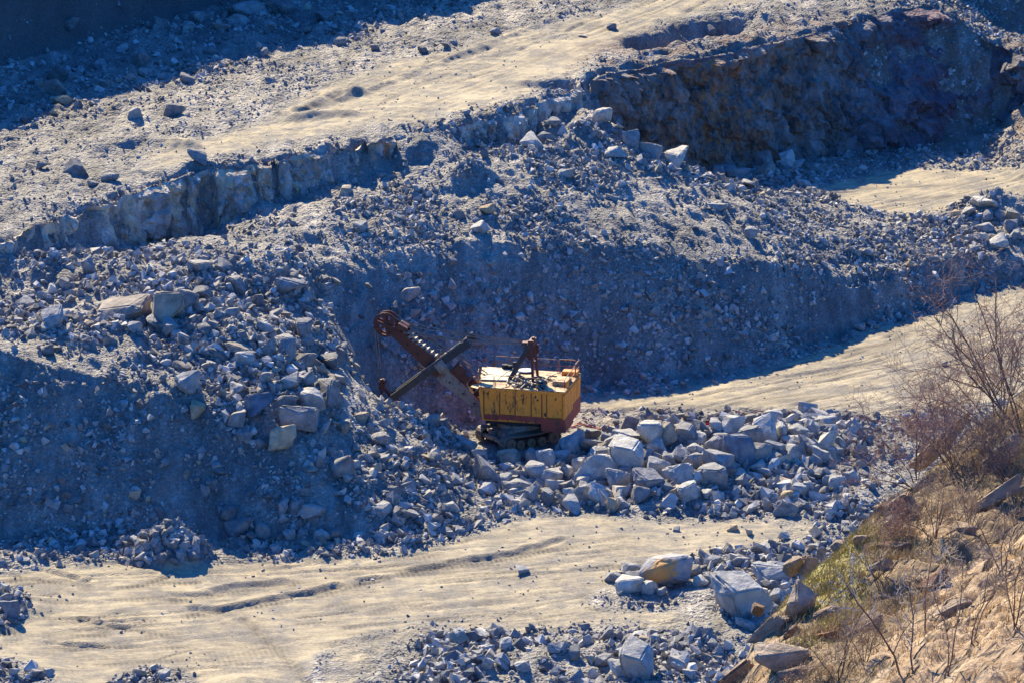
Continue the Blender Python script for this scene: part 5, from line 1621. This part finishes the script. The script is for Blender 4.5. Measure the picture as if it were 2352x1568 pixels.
hv = np.stack([HX.ravel(), HY.ravel(), HZd.ravel()], 1)[used]
hill = mesh_np("hillside", hv, remap[q], mat_hill(), smooth=True, nper=4)
grassy = np.clip(1 - bare, 0, 1)
attr(hill, "grass", grassy.ravel()[used])
attr(hill, "moss", moss.ravel()[used])
_k = (.35 * fbm(HX * .25, HY * .25, octv=2, seed=240))
attr(hill, "along", ((HX * 4.6 + HY * 9) / 10.1).ravel()[used])
attr(hill, "across", ((HX * 9 - HY * 4.6) / 10.1 + _k).ravel()[used])
tag(hill, "brown grassy and rocky slope rising on the near side", kind="structure")

# outcrops
M_SLAB = mat_rock("hill_rock", (0.22, 0.13, 0.075), (0.31, 0.21, 0.135), (0.44, 0.335, 0.225), (0.30, 0.13, 0.05), .1, 'object', 4.0)
M_SLABPALE = mat_rock("pale_hill_rock", (0.36, 0.26, 0.16), (0.42, 0.31, 0.195), (0.50, 0.38, 0.25), (0.30, 0.17, 0.08), .1, 'object', 4.0)
SLABS = [  # x, y, width, height, tilt of the long axis in the picture, label
 (2165, 1020, 175, 34, 42, "long pale stone slab tilted up among the bare bushes at the crest"), (2075, 1160, 70, 62, 10, "rounded grey-brown boulder with flat streaks on the slope's edge"),
 (2030, 1165, 44, 40, 60, "pale cracked rock leaning against the rounded boulder"), (2048, 1195, 34, 24, 30, "small orange-brown rock under the rounded boulder"),
 (2110, 1115, 66, 30, 35, "pale crumbly ledge below the tilted long slab"), (2214, 1205, 30, 46, 75, "dark grey standing stone beside the smooth rock strip"), (1832, 1380, 74, 66, 55, "brown pyramid-shaped rock on the mossy edge"),
 (1860, 1300, 40, 40, 70, "dark blocky outcrop above the brown pyramid-shaped rock"), (1822, 1300, 46, 34, 20, "pale overhanging block at the very edge of the slope"), (1790, 1502, 112, 60, -8, "broad pale flat-topped slab at the bottom corner of the slope"),
 (1700, 1535, 110, 100, 60, "large rust-brown rock at the bottom corner, below the ribbed strip"), (1770, 1440, 100, 40, 50, "ribbed brown rock strip above the broad pale slab"), (1815, 1455, 60, 36, 40, "grey craggy rock next to the ribbed strip"),
 (1895, 1410, 76, 40, 25, "long tan ledge under the patch of yellow moss"), (1930, 1250, 34, 30, 30, "small cream rock in the upper moss"), (1985, 1235, 30, 44, 80, "upright reddish rock in the dry brush"),
 (2010, 1300, 80, 44, 20, "dark hollowed outcrop behind the pale sapling"), (2290, 1045, 110, 50, 35, "smooth buff rock hump under the big bush"), (2240, 1168, 240, 30, 33, "long smooth buff rock strip running diagonally across the slope"), (2120, 1345, 130, 34, 36, "flat tan rock ledge between the slim sapling and the dark hollowed outcrop"), (1975, 1440, 110, 36, 30, "tan rock ledge at the foot of the leaning sapling"),
          (2170, 1405, 120, 26, 34, "narrow tan ledge on the striped bare rock"), (1840, 1545, 90, 46, 10, "brown rock below the shaded grey rock, at the bottom edge"),
          (2345, 1130, 60, 36, 35, "buff rock at the picture's edge under the big bush"),
 (2060, 1255, 70, 40, 20, "brown rock half buried in the dry brush"), (1740, 1400, 26, 26, 60, "small jagged brown rock on the slope's lower rim"), (1905, 1460, 60, 40, 15, "shaded grey rock below the long tan ledge"), (1885, 1270, 26, 18, 20, "small flat rock on the crest by the dark blocky outcrop")]
R_, U_, FW = np.array((1, 0, 0)), np.array((0, SA, CA)), np.array((0, CA, -SA))
for n_, (px, py, w, h, tilt, lab) in enumerate(SLABS):
    g = hhit(px, py + h * .25)
    if g is None:
        g = np.array(WD(px, py, np.interp(py, [850, 1610], [115, 83])))
    sc = np.linalg.norm(g - np.array((0, 0, CAM_H))) / F
    o = bpy.data.objects.new("rock_outcrop", BPROTO[(n_ * 7 + 3) % len(BPROTO)].copy())
    COL.objects.link(o)
    o.data.materials.clear()
    o.data.materials.append(M_SLABPALE if 'pale' in lab or 'buff' in lab else M_SLAB)
    o.location = tuple(g + np.array((0, -.25, .16)) if n_ in (0, 1, 6, 9, 17) else g + np.array((0, .1, -.08 * h * sc)))
    o.rotation_euler = (float(rng.normal() * .15), -math.radians(tilt), float(rng.normal() * .25))
    o.scale = (w * sc * 1.15, min(w, h) * sc * 1.25, h * sc * 1.2)
    tag(o, lab, "rock", "rocks cropping out of the near hillside")

# ------------------------------------------------------------------ bare bushes and saplings
def unit(v):
    return v / (np.linalg.norm(v) + 1e-9)
def tubes_mesh(name, segs, mat, parent, sides=4):
    """segs: list of (points, r0, r1)"""
    V, Fq, off = [], [], 0
    ang = np.arange(sides) * 2 * math.pi / sides
    for pts, r0, r1 in segs:
        pts = np.asarray(pts)
        n = len(pts)
        d = unit(pts[-1] - pts[0])
        a = unit(np.cross(d, (0.3, 0.5, 0.81)))
        b = np.cross(d, a)
        rr = np.linspace(r0, r1, n)[:, None, None]
        ring = pts[:, None, :] + rr * (np.cos(ang)[None, :, None] * a + np.sin(ang)[None, :, None] * b)
        V.append(ring.reshape(-1, 3))
        i = np.arange(n - 1)[:, None] * sides + np.arange(sides)[None] + off
        j = np.arange(n - 1)[:, None] * sides + (np.arange(sides) + 1)[None] % sides + off
        Fq.append(np.stack([i, j, j + sides, i + sides], -1).reshape(-1, 4))
        off += n * sides
    o = mesh_np(name, np.concatenate(V), np.concatenate(Fq), mat, smooth=False, nper=4)
    o.parent = parent
    return o

def grow(base, height, spread, stems, seed, lean=(0, 0), levels=3, dense=1.0, upright=.5, thick=1.0):
    g = np.random.default_rng(seed)
    big, small = [], []
    def branch(p, d, L_, r, lev):
        n = 6 if lev == 0 else 5
        pts = [p]
        dd = d.copy()
        for k in range(n - 1):
            dd = unit(dd + g.normal(size=3) * (.16 + .05 * lev) + np.array((0, 0, .05 * upright if lev else .02)))
            pts.append(pts[-1] + dd * L_ / (n - 1))
        (big if lev == 0 or (lev == 1 and r > .012) else small).append((pts, r, max(.0045, r * (.45 if lev == 0 else .35))))
        if lev >= levels:
            return
        nb = int((9, 8, 7, 4)[lev] * dense * (.7 + .6 * g.random()))
        for k in range(nb):
            t = .22 + .78 * g.random() if lev == 0 else .15 + .85 * g.random()
            f = t * (n - 1)
            i = min(int(f), n - 2)
            q = pts[i] + (pts[i + 1] - pts[i]) * (f - i)
            ld = unit(pts[i + 1] - pts[i])
            side = unit(np.cross(ld, g.normal(size=3)))
            nd = unit(ld * (.55 + .4 * g.random()) + side * (.7 + .4 * g.random()) + np.array((0, 0, .18 * upright)))
            branch(q, nd, L_ * (.32 + .3 * g.random()) * (1.1 - .35 * t), r * (.5 + .15 * g.random()) * (1 - .35 * t), lev + 1)
    for s in range(stems):
        a = g.random() * 6.28
        d = unit(np.array((math.cos(a) * spread * (.3 + .7 * g.random()) + lean[0], math.sin(a) * spread * .7 + lean[1], 1.0)))
        branch(base + np.array((math.cos(a), math.sin(a), 0)) * .12 * g.random(), d, height * (.75 + .35 * g.random()), (.009 + .0042 * height) * thick, 0)
    return big, small

M_BARK = mat_plain("dark_bark", (0.14, 0.085, 0.055), .9, .35, 9)
M_TWIG = mat_plain("reddish_twigs", (0.34, 0.20, 0.125), .85, .35, 5)
M_TWIGDK = mat_plain("brown_twigs", (0.17, 0.115, 0.085), .85, .35, 5)
M_TWIGTAN = mat_plain("tan_twigs", (0.36, 0.235, 0.125), .85, .3, 5)
M_PALEBARK = mat_plain("pale_bark", (0.55, 0.47, 0.36), .85, .35, 6)
M_BROWNBARK = mat_plain("brown_bark", (0.16, 0.10, 0.065), .9, .35, 8)
SHRUBS = [  # x, y of the foot, height in px, spread, stems, lean x, kind, name, label
 (2350, 1010, 390, .95, 8, -.35, 'r', "shrub", "biggest bare bush, with long dark branches reaching out over the sandy road"),
 (2290, 995, 250, 1.15, 8, -.25, 'r', "shrub", "wide reddish bare bush beside the biggest bush, in front of the road"),
 (2190, 1080, 215, 1.05, 7, -.25, 'r', "shrub", "spreading bare bush behind the tilted long slab"),
 (2105, 1122, 200, 1.1, 7, -.45, 'r', "shrub", "thin bare bush hanging over the end of the block berm"),
 (2330, 1140, 215, .8, 7, -.1, 'd', "shrub", "dense dark thorny bush under the biggest bush"),
 (2240, 1110, 130, 1.1, 6, 0, 'd', "shrub", "low dark bush on the smooth buff rock hump"),
 (2145, 1235, 140, .8, 8, -.1, 't', "shrub", "tan brushy bush below the rounded boulder"),
 (2055, 1235, 90, 1.1, 7, -.2, 'r', "shrub", "small red-twigged bush beside the upright reddish rock"),
 (2225, 1215, 110, .9, 6, 0, 't', "shrub", "tan bush next to the dark standing stone"),
 (2070, 1548, 300, .24, 1, -.26, 'p', "sapling", "pale-barked sapling leaning over the moss, its trunk dark at the foot"),
 (2098, 1545, 270, .2, 1, -.08, 'p', "sapling", "straighter pale-barked sapling close beside the leaning one"),
 (2130, 1452, 230, .16, 1, .02, 'p', "sapling", "slim brown sapling with a whitish top behind the two pale ones"),
 (2165, 1560, 250, .3, 2, .05, 't', "shrub", "thin tan whippy shrub on the bare rock foot beside the saplings"),
 (2235, 1480, 190, .35, 2, .1, 't', "shrub", "slender shrub on the striped bare rock"),
 (2330, 1440, 240, .3, 3, 0, 't', "shrub", "orange-brown twiggy shrub near the corner of the striped rock"),
 (2300, 1310, 170, .4, 3, -.1, 't', "shrub", "thin upright twigs above the striped rock"),
 (1925, 1560, 150, .8, 5, .0, 't', "shrub", "brown brushy shrub in front of the shaded grey rock"),
 (1985, 1520, 120, .9, 4, -.2, 't', "shrub", "pale spindly shrub at the foot of the saplings"),
 (1850, 1565, 80, 1.0, 5, 0, 't', "shrub", "low brown brush beneath the broad pale slab"),
 (2020, 1330, 110, .7, 5, -.1, 't', "shrub", "dry brush in front of the dark hollowed outcrop")]
for n_, (px, py, hpx_, spread, stems, lean, kind, name, lab) in enumerate(SHRUBS):
    g = hhit(min(px, 2349), py)
    sc = np.linalg.norm(g - np.array((0, 0, CAM_H))) / F
    h = hpx_ * sc * 1.04
    root = empty(name, tuple(g - np.array((0, 0, .08))))
    lv, dn = (3, .9) if kind in 'rd' else (3, .68)
    if kind == 'd':
        dn = .85
    big, small = grow(np.zeros(3), h, spread, stems, 900 + n_, (lean, 0), lv, dn, .5 if kind in 'rd' else .8, 1.0 if stems > 1 else 1.25)
    if kind == 'p':
        tubes_mesh("trunk", big, M_BROWNBARK if n_ == 11 else M_BROWNBARK, root, 5)
        tubes_mesh("crown", small, M_PALEBARK, root, 3)
    else:
        tubes_mesh("trunk", big, M_BARK if kind in 'rd' else M_BROWNBARK, root, 4)
        tubes_mesh("crown", small, {'r': M_TWIG, 'd': M_TWIGDK, 't': M_TWIGTAN}[kind], root, 3)
    tag(root, lab, name, "bare bushes and saplings on the near hillside")

# ------------------------------------------------------------------ dry and green grass
def blades(name, prob, n, hmin, hmax, wid, mat, label, seed):
    g = np.random.default_rng(seed)
    p = np.where(np.isfinite(HZd) & (hpx > 1600) & (hpx < 2420) & (hpy > 800) & (hpy < 1620), prob, 0).ravel()
    p = p / p.sum()
    nt = n // 9
    k = g.choice(len(p), nt, p=p)
    tx = HX.ravel()[k] + (g.random(nt) - .5) * .25
    ty = HY.ravel()[k] + (g.random(nt) - .5) * .25
    x = np.repeat(tx, 9) + g.normal(size=nt * 9) * .07
    y = np.repeat(ty, 9) + g.normal(size=nt * 9) * .07
    z = Hh(x, y) - .02
    ok = np.isfinite(z)
    x, y, z = x[ok], y[ok], z[ok]
    m = len(x)
    h = hmin + (hmax - hmin) * g.random(m) ** 1.8
    a = g.random(m) * 6.28
    le = h * (.2 + .6 * g.random(m))
    w = wid * (.6 + .8 * g.random(m))
    ca, sa = np.cos(a), np.sin(a)
    b0 = np.stack([x - sa * w, y + ca * w, z], 1)
    b1 = np.stack([x + sa * w, y - ca * w, z], 1)
    m0 = np.stack([x + ca * le * .35 - sa * w * .6, y + sa * le * .35 + ca * w * .6, z + h * .6], 1)
    m1 = np.stack([x + ca * le * .35 + sa * w * .6, y + sa * le * .35 - ca * w * .6, z + h * .6], 1)
    t = np.stack([x + ca * le, y + sa * le, z + h], 1)
    V = np.stack([b0, b1, m0, m1, t], 1).reshape(-1, 3)
    i = np.arange(m)[:, None] * 5
    Fq = np.concatenate([i + np.array([[0, 1, 3]]), i + np.array([[0, 3, 2]]), i + np.array([[2, 3, 4]])])
    o = mesh_np(name, V, Fq, mat)
    tag(o, label, kind="stuff")
    return o
def mat_blade(name, c0, c1, c2):
    k = NT(name)
    r = k.n('ShaderNodeNewGeometry').outputs["Random Per Island"]
    k.base(k.ramp(r, [(0, c0), (.5, c1), (1, c2)]))
    return k.m
gn = np.clip(.5 + fbm(HX * .5, HY * .5, octv=3, seed=300), .03, 1.5)
blades("dry_grass", (.12 + grassy) * gn ** 1.5 * (1 - .5 * moss), 52000, .08, .38, .008, mat_blade("dry_grass", (0.22, 0.135, 0.055), (0.43, 0.30, 0.125), (0.60, 0.47, 0.24)), "dry straw-coloured grass on the near hillside", 5)
blades("green_grass", moss * gn ** 1.2 + .0005, 36000, .04, .17, .009, mat_blade("green_grass", (0.17, 0.15, 0.03), (0.34, 0.28, 0.06), (0.46, 0.40, 0.14)), "yellow-green moss and short grass on the slope's edge", 6)
